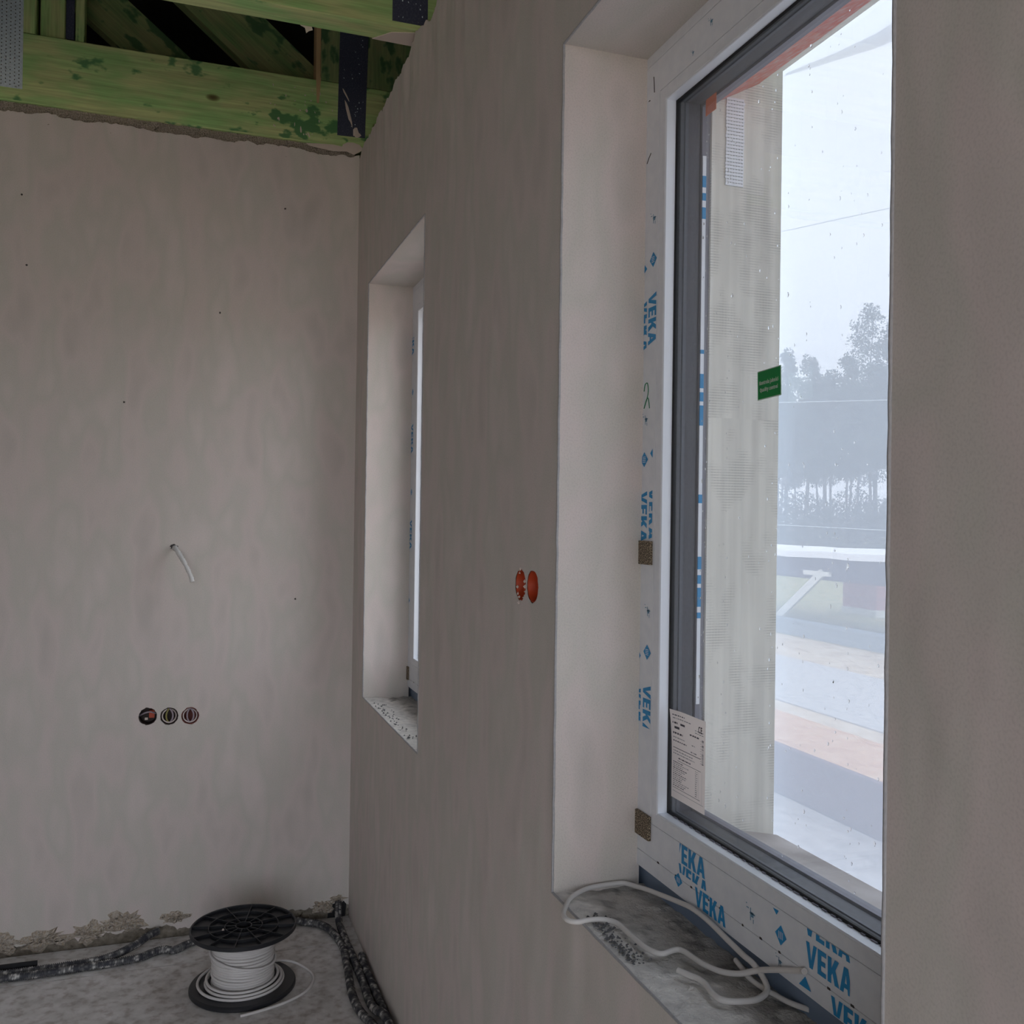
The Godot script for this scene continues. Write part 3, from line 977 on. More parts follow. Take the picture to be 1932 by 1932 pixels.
	film_icon(head, Vector2(-1.372, 2.279), 0.006)
	# narrow window
	var w1 := get_node("window_1")
	var p1 := w1.get_child(3)
	film_word(p1, "VEKA", Vector2(-3.366, 1.845), down, right, 0.105, 0.029)
	film_word(p1, "VEKA", Vector2(-3.366, 1.500), down, right, 0.105, 0.029)
	film_word(p1, "VEKA", Vector2(-3.372, 2.200), down, right, 0.105, 0.029, Rect2(0.4, 0, 0.6, 1))
	film_diamond(p1, Vector2(-3.350, 1.600), 0.012, 0.013)
	film_diamond(p1, Vector2(-3.352, 1.960), 0.012, 0.013)
	film_shape(p1, [Vector2(-3.366, 1.20), Vector2(-3.352, 1.21), Vector2(-3.366, 1.22)], M.print_blue)
	# strip of film left on the outer edge
	st = mb()
	box(st, Vector3(0.8468, 1.196, -1.4572), Vector3(0.8535, 2.150, -1.4552))
	var strip := put(post, "film_strip", st, M.film_white)
	for q in [[2.115, 2.095], [2.085, 2.072], [2.060, 2.040], [1.812, 1.805], [1.770, 1.745], [1.738, 1.722], [1.715, 1.680], [1.560, 1.545], [1.452, 1.430], [1.420, 1.405], [1.398, 1.365], [1.355, 1.345]]:
		st = mb()
		box(st, Vector3(0.8467, q[1], -1.4570), Vector3(0.8536, q[0], -1.4548))
		put(strip, "film_print", st, M.print_blue)
	# packing blocks
	for q in [["dark cork packing block wedged halfway up the large window frame", -1.5455, -1.4890, 1.436, 1.4775], ["dark cork packing block at the foot of the large window frame", -1.5335, -1.4815, 0.957, 0.9985], ["dark cork packing block low on the narrow window frame", -3.3900, -3.3480, 0.925, 0.972]]:
		st = mb()
		cbox(st, Vector3(FACE - 0.006, q[3], maxf(q[1], -1.5335 if q[1] > -2.0 else -3.3695)), Vector3(FACE - 0.0001, q[4], q[2]), 0.001, 1)
		tag(put(self, "cork_block", st, M.cork), q[0], "packing", "cork packing blocks")
	# stickers on the glass
	var sx := 0.7990
	var s := thing("glass_sticker", "green rectangular quality control sticker with white lettering on the window glass", "sticker", Vector3(sx, 1.7153, -1.178))
	st = mb()
	box(st, Vector3(-0.0003, -0.0215, -0.0292), Vector3(0.0003, 0.0215, 0.0292))
	put(s, "border", st, M.sticker_edge)
	st = mb()
	box(st, Vector3(-0.0006, -0.0200, -0.0277), Vector3(-0.0002, 0.0200, 0.0277))
	put(s, "face", st, M.sticker_green)
	text(s, "Kontrola jakości", Vector3(-0.0010, 0.0030, 0), 0.0078, 0.0465)
	text(s, "Quality control", Vector3(-0.0010, -0.0075, 0), 0.0078, 0.0440)
	s.rotation.x = deg_to_rad(-2.0)
	st = mb()
	box(st, Vector3(0.8262, 2.1985, -1.4130), Vector3(0.8268, 2.2262, -1.3800))
	tag(put(self, "corner_sticker", st, M.sticker_orange), "small plain orange sticker in the upper corner of the window glass", "sticker")
	var lab := thing("paper_label", "white printed paper data label stuck low on the window glass", "label", Vector3(sx, 1.117, -1.396))
	st = mb()
	var n := 8
	for i in n:
		for j in n:
			var q := []
			var uvq := []
			for d in [[0, 0], [1, 0], [1, 1], [0, 1]]:
				var a := float(i + d[0]) / n
				var b := float(j + d[1]) / n
				var lift := 0.006 * pow(maxf(0.0, (1.0 - a) * 1.3 + b - 1.75), 2.0) * 3.0
				q.append(Vector3(-0.0004 - lift, (b - 0.5) * 0.150, (a - 0.5) * 0.110))
				uvq.append(Vector2(a, 1.0 - b))
			for m in [0, 2, 1, 0, 3, 2]:
				vtx(st, q[m], Vector3(-1, 0, 0), uvq[m])
	put(lab, "sheet", st, M.paper)
	text(lab, "CE", Vector3(-0.0009, 0.0575, 0.039), 0.0105, 0.012, M.scratch)
	# rain on the outer pane
	st = mb()
	var g := RandomNumberGenerator.new()
	g.seed = 12
	for k in 330:
		var z := g.randf_range(-1.455, -0.95)
		var y := g.randf_range(1.02, 2.2)
		if g.randf() < 0.55:
			z = [-1.40, -1.33, -1.205, -1.13, -1.06, -1.03][g.randi() % 6] + g.randfn(0.0, 0.006)
		var r := g.randf_range(0.0007, 0.0017)
		if g.randf() < 0.08:
			r *= 1.5
		drop(st, Vector3(0.8258, y, z), r, g.randf_range(1.0, 1.9))
	tag(put(self, "rain_drops", st, M.drop), "clear raindrops scattered over the outside of the window glass", "raindrops", "", "stuff")

func drop(st: SurfaceTool, c: Vector3, r: float, tall: float) -> void:
	var seg := 7
	var ring := func(i: int, k: int) -> Vector3:
		var t := PI / 2 * i / 2.0
		var a := TAU * (k % seg) / seg
		return c + Vector3(0.6 * r * cos(t), r * tall * sin(t) * sin(a), r * sin(t) * cos(a))
	for i in 2:
		for k in seg:
			quad(st, ring.call(i, k), ring.call(i, k + 1), ring.call(i + 1, k + 1), ring.call(i + 1, k))
	for k in seg:
		tri(st, c, ring.call(2, k), ring.call(2, k + 1))

func text(parent: Node, what: String, at: Vector3, height: float, width: float, m: Material = null) -> void:
	var f := SystemFont.new()
	f.font_names = PackedStringArray(["Droid Sans"])
	f.font_weight = 700
	var t := TextMesh.new()
	t.text = what
	t.font = f
	t.font_size = 32
	t.pixel_size = 0.01
	t.depth = 0.004
	var o := MeshInstance3D.new()
	o.mesh = t
	o.material_override = m if m else M.sticker_edge
	o.name = "lettering"
	parent.add_child(o, true)
	var b := t.get_aabb()
	var sc := height / maxf(b.size.y, 0.001)
	var sxx := width / maxf(b.size.x, 0.001)
	o.transform = Transform3D(Basis(Vector3(0, 0, sxx), Vector3(0, sc, 0), Vector3(-0.05, 0, 0)), at)

# ------------------------------------------------------------------ sills
func build_sills() -> void:
	for q in [[-3.3703, -2.5349, "bare mortar sill of the narrow window, pale and crumbly"], [-1.5341, -0.7143, "bare mortar sill of the large window, dusty at its front edge"], [0.30, 1.60, "bare mortar sill of the wide window"]]:
		var o := thing("window_sill", q[2], "sill", Vector3.ZERO, "", "structure")
		var st := mb()
		var nx := 26
		var nn := 110
		var pt := func(i: int, j: int) -> Array:
			var x := lerpf(D + 0.001, 0.795, float(i) / nx)
			var z := lerpf(q[0], q[1], float(j) / nn)
			var edge := (x - D) / 0.05
			var y := SILL - 0.002 + 0.004 * nz.get_noise_2d(x * 22.0, z * 22.0) * clampf(edge, 0.1, 1.0) - 0.003 * clampf(edge - 0.6, 0, 1)
			# pale plaster smeared along the front edge, darker mortar behind, a few damp marks
			var sm := (x - D) - 0.050 - 0.035 * nz.get_noise_2d(z * 7.0, 3.0) - 0.03 * nz.get_noise_2d(z * 26.0, x * 26.0) - (0.045 if z > -1.22 and z < -1.0 else 0.0)
			if q[0] < -2.0:
				sm -= 0.06
			var pale := Color(0.82, 0.79, 0.75)
			var dark := Color(0.52, 0.50, 0.47)
			var c := pale.lerp(dark, clampf(sm * 45.0 + 0.5, 0.0, 1.0))
			c = c * (1.0 + 0.28 * nz.get_noise_2d(x * 40.0, z * 40.0) + 0.15 * nz.get_noise_2d(x * 9.0, z * 9.0))
			if nz.get_noise_2d(x * 14.0 + 40.0, z * 14.0) > 0.34 and sm > 0.0:
				c = c * 0.6
			return [Vector3(x, y, z), c]
		for i in nx:
			for j in nn:
				var a: Array = pt.call(i, j)
				var b: Array = pt.call(i, j + 1)
				var c: Array = pt.call(i + 1, j + 1)
				var d: Array = pt.call(i + 1, j)
				var n: Vector3 = ((b[0] - a[0]) as Vector3).cross(c[0] - a[0]).normalized()
				for v in [a, c, b, a, d, c]:
					vtx(st, v[0], n, Vector2(v[0].x, v[0].z), v[1])
		put(o, "mortar_top", st, M.sill)
		st = mb()
		box(st, Vector3(D + 0.002, 0.80, q[0]), Vector3(0.84, SILL - 0.012, q[1]))
		put(o, "mortar_body", st, M.core)
	# crumbs of mortar at the front edge of the large sill
	var g := RandomNumberGenerator.new()
	g.seed = 3
	var st := mb()
	for k in 170:
		var z := g.randf_range(-1.43, -1.25)
		var x := D + 0.012 + absf(g.randfn(0.0, 0.014))
		crumb(st, Vector3(x, SILL + 0.0005, z), g.randf_range(0.0012, 0.0036), g)
	tag(put(self, "mortar_crumbs", st, M.pebble), "grey mortar crumbs along the front edge of the large window sill", "crumbs", "", "stuff")
	st = mb()
	for k in 60:
		crumb(st, Vector3(D + 0.012 + absf(g.randfn(0.0, 0.02)), SILL + 0.0005, g.randf_range(-3.25, -2.7)), g.randf_range(0.0015, 0.004), g)
	tag(put(self, "mortar_crumbs", st, M.pebble), "grey mortar crumbs on the sill of the narrow window", "crumbs", "", "stuff")

func crumb(st: SurfaceTool, c: Vector3, r: float, g: RandomNumberGenerator) -> void:
	var p := []
	for d in [Vector3(1, 0, 0), Vector3(0, 0, 1), Vector3(-1, 0, 0), Vector3(0, 0, -1), Vector3(0, 1, 0), Vector3(0, -0.4, 0)]:
		p.append(c + d * r * g.randf_range(0.6, 1.3))
	for k in 4:
		tri(st, p[4], p[(k + 1) % 4], p[k])
		tri(st, p[5], p[k], p[(k + 1) % 4])

# ------------------------------------------------------------------ timber
func build_trusses() -> void:
	var zf := ZB
	var o := thing("roof_truss", "green-stained timber truss resting on the back wall, with metal plates", "truss", Vector3.ZERO, "green roof trusses")
	var st := mb()
	cbox(st, Vector3(-3.5, 2.904, zf - 0.085), Vector3(0.86, 3.142, zf), 0.003, 0)
	put(o, "bottom_chord", st, M.wood_a)
	# uprights over the chord
	for q in [[-0.62, -0.499, zf - 0.001], [-0.489, -0.410, zf - 0.03], [-0.377, -0.347, zf - 0.012], [0.466, 0.86, zf - 0.002]]:
		st = mb()
		cbox(st, Vector3(q[0], 3.143, zf - 0.085), Vector3(q[1], 3.72 if q[0] < 0 else 3.55, q[2]), 0.003, 1)
		put(o, "upright", st, M.wood_b if q[0] < 0 else M.wood_c)
	st = mb()
	cbox(st, Vector3(0.448, 3.146, zf - 0.082), Vector3(0.4655, 3.55, zf - 0.004), 0.002, 1)
	put(o, "splintered_edge", st, M.wood_pale)
	st = mb()
	hexa(st, [Vector3(0.4515, 3.055, zf + 0.002), Vector3(0.4600, 3.055, zf + 0.002), Vector3(0.4600, 3.055, zf - 0.001), Vector3(0.4515, 3.055, zf - 0.001), Vector3(0.448, 3.150, zf + 0.003), Vector3(0.466, 3.150, zf + 0.003), Vector3(0.466, 3.150, zf - 0.001), Vector3(0.448, 3.150, zf - 0.001)])
	put(o, "splinter", st, M.wood_pale)
	# diagonal webs behind
	for q in [[Vector3(-0.90, 3.84, -3.79), Vector3(0.30, 2.88, -3.79), 0.155], [Vector3(-0.42, 3.86, -3.79), Vector3(0.80, 2.86, -3.79), 0.190]]:
		st = mb()
		bar(st, q[0], q[1], Vector3(0, 1, 0), q[2], 0.06)
		put(o, "diagonal_web", st, M.wood_c)
	# straps
	st = mb()
	hexa(st, [Vector3(0.5295, 2.945, zf + 0.003), Vector3(0.634, 2.948, zf + 0.003), Vector3(0.634, 2.948, zf + 0.0002), Vector3(0.5295, 2.945, zf + 0.0002),
		Vector3(0.5365, 3.50, zf + 0.003), Vector3(0.646, 3.50, zf + 0.003), Vector3(0.646, 3.50, zf + 0.0002), Vector3(0.5365, 3.50, zf + 0.0002)])
	var sp := put(o, "metal_strap", st, M.strap)
	plate_marks(sp, Vector3(0.55, 2.97, zf + 0.0034), Vector2(0.075, 0.40), 26, M.zinc, 0.0018)
	st = mb()
	for q in [[0.572, 3.03, 0.006, 0.05, 0.25], [0.598, 2.965, 0.011, 0.018, -0.2], [0.560, 3.10, 0.003, 0.028, 0.5], [0.605, 2.955, 0.014, 0.012, 0.0]]:
		splash(st, Vector3(q[0], q[1], zf + 0.0036), q[2], q[3], q[4])
	put(sp, "plaster_splash", st, M.splash).set_meta("kind", "stuff")
	st = mb()
	box(st, Vector3(-0.405, 3.146, zf - 0.008), Vector3(-0.379, 3.72, zf - 0.005))
	put(o, "metal_strap", st, M.strap)
	# galvanised nail plate
	st = mb()
	box(st, Vector3(-0.80, 2.947, zf + 0.0005), Vector3(-0.536, 3.50, zf + 0.0022))
	var pl := put(o, "nail_plate", st, M.zinc)
	st = mb()
	for i in 10:
		for j in 26:
			var x := -0.547 - i * 0.0135
			var y := 2.957 + j * 0.0125 + (0.006 if i % 2 else 0.0)
			box(st, Vector3(x - 0.0016, y - 0.0016, zf + 0.002), Vector3(x + 0.0016, y + 0.0016, zf + 0.0025))
	var hm := put(pl, "punched_holes", st, M.dark_gap)
	hm.set_meta("kind", "stuff")
	for q in [[-0.588, 3.045], [-0.574, 3.022], [-0.587, 3.006], [-0.561, 3.046], [-0.5555, 2.952]]:
		st = mb()
		blob(st, Vector3(q[0], q[1], zf + 0.002), 0.0048, 0.0048, 0.003)
		put(pl, "nail_head", st, M.nail)
	# plaster splashes and dark stains on the chord
	st = mb()
	for k in 26:
		var x := rng.randf_range(0.28, 0.52)
		splash(st, Vector3(x, rng.randf_range(2.93, 3.10), zf + 0.0006), rng.randf_range(0.0008, 0.003), rng.randf_range(0.002, 0.008), rng.randf_range(-0.8, 0.8))
	for q in [[0.395, 2.945, 0.003, 0.012, 0.1], [0.425, 2.93, 0.003, 0.011, 0.5], [0.415, 3.02, 0.004, 0.007, 0.0]]:
		splash(st, Vector3(q[0], q[1], zf + 0.0006), q[2], q[3], q[4])
	put(o, "plaster_splash", st, M.splash).set_meta("kind", "stuff")
	st = mb()
	splash(st, Vector3(0.50, 2.895, zf + 0.001), 0.09, 0.013, 0.0)
	splash(st, Vector3(0.585, 2.905, zf + 0.0012), 0.035, 0.022, 0.0)
	put(o, "plaster_smear", st, M.splash)

	o = thing("roof_truss", "green-stained timber truss crossing the room above the wall between the windows", "truss", Vector3.ZERO, "green roof trusses")
	st = mb()
	cbox(st, Vector3(-3.5, 2.902, -2.745), Vector3(0.86, 3.142, -2.658), 0.003, 0)
	put(o, "bottom_chord", st, M.wood_b)
	st = mb()
	box(st, Vector3(0.541, 2.918, -2.6578), Vector3(0.643, 3.40, -2.655))
	sp = put(o, "metal_strap", st, M.strap)
	plate_marks(sp, Vector3(0.55, 2.925, -2.6546), Vector2(0.08, 0.12), 12, M.zinc, 0.0018)
	st = mb()
	hexa(st, [Vector3(0.545, 2.9000, -2.690), Vector3(0.63, 2.8995, -2.662), Vector3(0.63, 2.8995, -2.748), Vector3(0.50, 2.9000, -2.745), Vector3(0.545, 2.903, -2.690), Vector3(0.63, 2.903, -2.662), Vector3(0.63, 2.903, -2.748), Vector3(0.50, 2.903, -2.745)])
	put(o, "plaster_smear", st, M.splash)
	st = mb()
	prism(st, PackedVector2Array([Vector2(0.295, 2.903), Vector2(0.308, 2.898), Vector2(0.312, 2.883), Vector2(0.319, 2.890), Vector2(0.330, 2.895), Vector2(0.327, 2.903)]), func(p: Vector2, d: float) -> Vector3: return Vector3(p.x, p.y, -2.744 - 0.003 * d))
	put(o, "hanging_scrap", st, M.splash)

func splash(st: SurfaceTool, c: Vector3, w: float, h: float, lean: float) -> void:
	var n := 9
	var p := []
	for k in n:
		var a := TAU * k / n
		var r := 1.0 + 0.5 * nz.get_noise_2d(c.x * 300.0 + k * 3.0, c.y * 300.0)
		var q := Vector2(cos(a) * w * r, sin(a) * h * r).rotated(lean)
		p.append(c + Vector3(q.x, q.y, 0))
	for k in n:
		tri(st, c + Vector3(0, 0, 0.0008), p[k], p[(k + 1) % n])

func plate_marks(parent: Node, at: Vector3, size: Vector2, count: int, m: Material, r: float) -> void:
	var st := mb()
	var g := RandomNumberGenerator.new()
	g.seed = count
	for k in count:
		splash(st, at + Vector3(g.randf() * size.x, g.randf() * size.y, 0), r * g.randf_range(0.5, 1.2), r * g.randf_range(0.6, 1.6), g.randf_range(-0.6, 0.6))
	var o := put(parent, "nail_marks", st, m)
	o.set_meta("kind", "stuff")

# ------------------------------------------------------------------ floor things
func build_reel() -> void:
	var c := Vector3(0.204, 0.0, -3.158)
	var o := thing("cable_reel", "black plastic cable reel wound with white cable, standing near the room corner", "cable reel", c)
	var R := 0.165
	var st := mb()
	lathe(st, [Vector2(0.0, 0.020), Vector2(0.0, 0.0), Vector2(R - 0.004, 0.0), Vector2(R, 0.004), Vector2(R, 0.012), Vector2(R - 0.004, 0.017), Vector2(0.06, 0.020)], 64)
	put(o, "lower_flange", st, M.reel_black)
	st = mb()
	lathe(st, [Vector2(0.024, 0.186), Vector2(0.024, 0.015), Vector2(0.06, 0.015), Vector2(0.06, 0.186)], 40)
	put(o, "core", st, M.reel_black)
	st = mb()
	var y0 := 0.184
	lathe(st, [Vector2(0.026, y0), Vector2(R - 0.003, y0), Vector2(R, y0 + 0.003), Vector2(R, y0 + 0.013), Vector2(R - 0.0015, y0 + 0.0145), Vector2(R - 0.004, y0 + 0.0145), Vector2(R - 0.006, y0 + 0.012), Vector2(R - 0.006, y0 + 0.004), Vector2(0.026, y0 + 0.004)], 72)
	var fl := put(o, "upper_flange", st, M.reel_black)
	for k in 12:
		st = mb()
		var a := TAU * k / 12.0 + 0.23
		var d := Vector3(cos(a), 0, sin(a))
		bar(st, d * 0.026 + Vector3.UP * (y0 + 0.0085), d * (R - 0.005) + Vector3.UP * (y0 + 0.0085), Vector3.UP, 0.010, 0.0026)
		put(fl, "rib", st, M.reel_black)
	for r in [0.108, 0.058, 0.025]:
		st = mb()
		lathe(st, [Vector2(r - 0.0014, y0 + 0.003), Vector2(r + 0.0014, y0 + 0.003), Vector2(r + 0.0012, y0 + 0.0138), Vector2(r - 0.0012, y0 + 0.0138)], 56)
		put(fl, "ring", st, M.reel_black)
	# wound cable: a helix of tight turns
	st = mb()
	var rc := 0.0044
	var pts := []
	var turns := 18
	for k in turns * 44 + 1:
		var t := float(k) / 44.0
		var a := TAU * t
		var rr := 0.093 + 0.0012 * sin(a * 0.37) + 0.0016 * nz.get_noise_1d(t * 3.0)
		pts.append(Vector3(cos(a) * rr, 0.025 + t * 0.00865 + 0.0022 * sin(a * 1.03 + 1.0) * sin(t * 0.9), sin(a) * rr))
	tube(st, pts, rc * 1.06, 8)
	put(o, "wound_cable", st, M.reel_cable)
	st = mb()
	lathe(st, [Vector2(0.06, 0.184), Vector2(0.06, 0.021), Vector2(0.0905, 0.021), Vector2(0.0905, 0.184)], 40)
	put(o, "inner_turns", st, M.reel_cable)
	# a slack turn slung across the winding, loose turns on the flange
	st = mb()
	pts = []
	for k in 61:
		var a := TAU * k / 60.0 + 0.5
		var slack := maxf(0.0, sin(a - 0.2))
		pts.append(Vector3(cos(a) * (0.101 + 0.004 * slack), 0.108 - 0.020 * cos(a - 0.35), sin(a) * (0.101 + 0.003 * slack)))
	tube(st, pts, rc, 8)
	put(o, "slack_turn", st, M.reel_cable)
	for q in [[0.117, 0.030, 0.006, 0.0, 0.004], [0.110, 0.040, 0.008, 1.2, 0.004], [0.132, 0.0235, 0.004, 2.2, 0.010]]:
		st = mb()
		pts = []
		for k in 61:
			var a := TAU * k / 60.0
			var d := Vector3(cos(a), 0, sin(a))
			pts.append(d * (q[0] + q[4] * sin(a - q[3])) + Vector3(0.002, q[1] + q[2] * cos(a + q[3]) * 0.5, 0.002))
		tube(st, pts, rc, 8)
		put(o, "loose_turn", st, M.reel_cable)
	# the free end, laid round the foot of the reel on the floor
	st = mb()
	pts = []
	for q in [[0.10, 0.035, -0.075], [0.135, 0.024, -0.095], [0.172, 0.012, -0.095], [0.205, rc, -0.060], [0.222, rc, -0.005], [0.212, rc, 0.055], [0.180, rc, 0.105], [0.130, rc, 0.142], [0.075, rc, 0.166], [0.020, rc, 0.182], [-0.018, rc, 0.190]]:
		pts.append(Vector3(q[0], q[1], q[2]))
	tube(st, curve(pts, 0.008), rc, 8)
	put(o, "free_end", st, M.reel_cable)
	st = mb()
	blob(st, Vector3.ZERO, 0.004, 0.004, 0.004)
	var dot := put(fl, "plaster_drop", st, M.splash)
	dot.position = Vector3(-0.064, y0 + 0.0142, 0.022)
	dot.rotation.x = -PI / 2

func conduit(label: String, pts: Array, r: float, seed_: int) -> void:
	var st := mb()
	var shape := func(d: float) -> float:
		return 1.0 + 0.13 * (1.0 if fposmod(d, 0.0062) < 0.0034 else -1.0)
	var g := FastNoiseLite.new()
	g.seed = seed_
	g.frequency = 1.0
	var tint := func(d: float, a: float) -> Color:
		var n := g.get_noise_2d(d * 26.0, cos(a) * 1.4 + sin(a) * 0.8) + 0.35 * g.get_noise_2d(d * 150.0, a * 0.6)
		var c := Color(0.045, 0.047, 0.055).lerp(Color(0.24, 0.235, 0.23), clampf(n * 2.2 + 0.35, 0.0, 1.0))
		if n > 0.36:
			c = Color(0.66, 0.64, 0.61)
		return c
	tube(st, curve(pts, 0.0016), r, 12, shape, tint)
	tag(put(self, "corrugated_conduit", st, M.conduit), label, "conduit", "black corrugated conduits along the walls")

func build_conduits() -> void:
	var mk := func(a: Array, y: float) -> Array:
		var out := []
		for q in a:
			out.append(Vector3(q[0], q[2] if q.size() > 2 else y, q[1]))
		return out
	var r := 0.0118
	conduit("plaster-spattered black conduit on the floor, outermost of the pair along the back wall", mk.call([[-1.3, -3.424], [-0.75, -3.420], [-0.53, -3.416], [-0.44, -3.414], [-0.348, -3.418], [-0.255, -3.422], [-0.176, -3.428], [-0.111, -3.440], [-0.079, -3.462], [-0.040, -3.478], [-0.005, -3.464], [0.030, -3.490], [0.075, -3.520], [0.16, -3.550], [0.26, -3.572], [0.36, -3.578]], 0.0135), r, 1)
	conduit("plaster-spattered black conduit running against the back wall, its end tucked into the plaster", mk.call([[-1.3, -3.449], [-0.75, -3.447], [-0.55, -3.446], [-0.44, -3.446], [-0.35, -3.449], [-0.255, -3.452, 0.016], [-0.192, -3.470, 0.020], [-0.128, -3.510, 0.030], [-0.093, -3.545, 0.038], [-0.060, -3.575, 0.040]], 0.0135), r, 2)
	conduit("plaster-spattered black conduit curving from the back wall behind the reel along the window wall", mk.call([[0.33, -3.582, 0.016], [0.416, -3.575, 0.016], [0.44, -3.562], [0.465, -3.549], [0.493, -3.526], [0.517, -3.490], [0.534, -3.430], [0.544, -3.372], [0.549, -3.311], [0.546, -3.248], [0.541, -3.189], [0.537, -3.127], [0.530, -3.060], [0.525, -2.994], [0.525, -2.930], [0.529, -2.875], [0.539, -2.828], [0.552, -2.78], [0.560, -2.70], [0.562, -2.55]], 0.0135), r, 3)
	conduit("plaster-spattered black conduit coming out of the corner hole and lying along the window wall", mk.call([[0.578, -3.61, 0.06], [0.572, -3.575, 0.05], [0.566, -3.52, 0.02], [0.565, -3.44], [0.566, -3.34], [0.568, -3.25], [0.569, -3.19], [0.570, -3.12], [0.570, -3.05], [0.569, -2.98], [0.568, -2.92], [0.572, -2.85, 0.022], [0.585, -2.79, 0.036], [0.590, -2.7, 0.036], [0.590, -2.55, 0.030]], 0.0135), r, 4)
	conduit("plaster-spattered black conduit pressed into the foot of the window wall", mk.call([[0.597, -3.22, 0.02], [0.594, -3.15], [0.595, -3.07], [0.596, -3.00], [0.597, -2.94], [0.597, -2.89], [0.597, -2.83], [0.598, -2.74], [0.598, -2.55]], 0.0135), r, 5)
	# black edging left between conduits and wall, and the broken hole in the corner
	var st := mb()
	cbox(st, Vector3(-1.3, 0.0, -3.474), Vector3(-0.43, 0.034, -3.466), 0.001, 0)
	tag(put(self, "edge_insulation", st, M.gasket), "thin black edging strip standing behind the conduits at the back wall", "edging")
	st = mb()
	for q in [[0.545, 0.002, 0.012, 0.02], [0.56, 0.05, 0.02, 0.02]]:
		pass
	prism(st, PackedVector2Array([Vector2(0.536, 0.0), Vector2(0.602, 0.0), Vector2(0.606, 0.045), Vector2(0.596, 0.058), Vector2(0.583, 0.046), Vector2(0.566, 0.052), Vector2(0.545, 0.048), Vector2(0.540, 0.025)]), func(p: Vector2, d: float) -> Vector3: return Vector3(p.x, p.y, ZB + 0.0015 - 0.004 * d))
	put(get_node("wall_back"), "broken_hole", st, M.gasket)
	st = mb()
	blob(st, Vector3(0.572, 0.068, ZB), 0.034, 0.016, 0.012)
	put(get_node("wall_back"), "plaster_lump", st, M.rough_plaster)

# ------------------------------------------------------------------ electrics
func socket_cup(parent: Node, m: Material, r: float) -> void:        # open cup along -y of the local frame (mouth at y = 0)
	var st := mb()
	lathe(st, [Vector2(0.0, -0.047), Vector2(r + 0.0012, -0.047), Vector2(r + 0.0012, -0.001), Vector2(r - 0.001, -0.001), Vector2(r - 0.001, -0.045), Vector2(0.0, -0.045)], 32)
	put(parent, "cup", st, m)

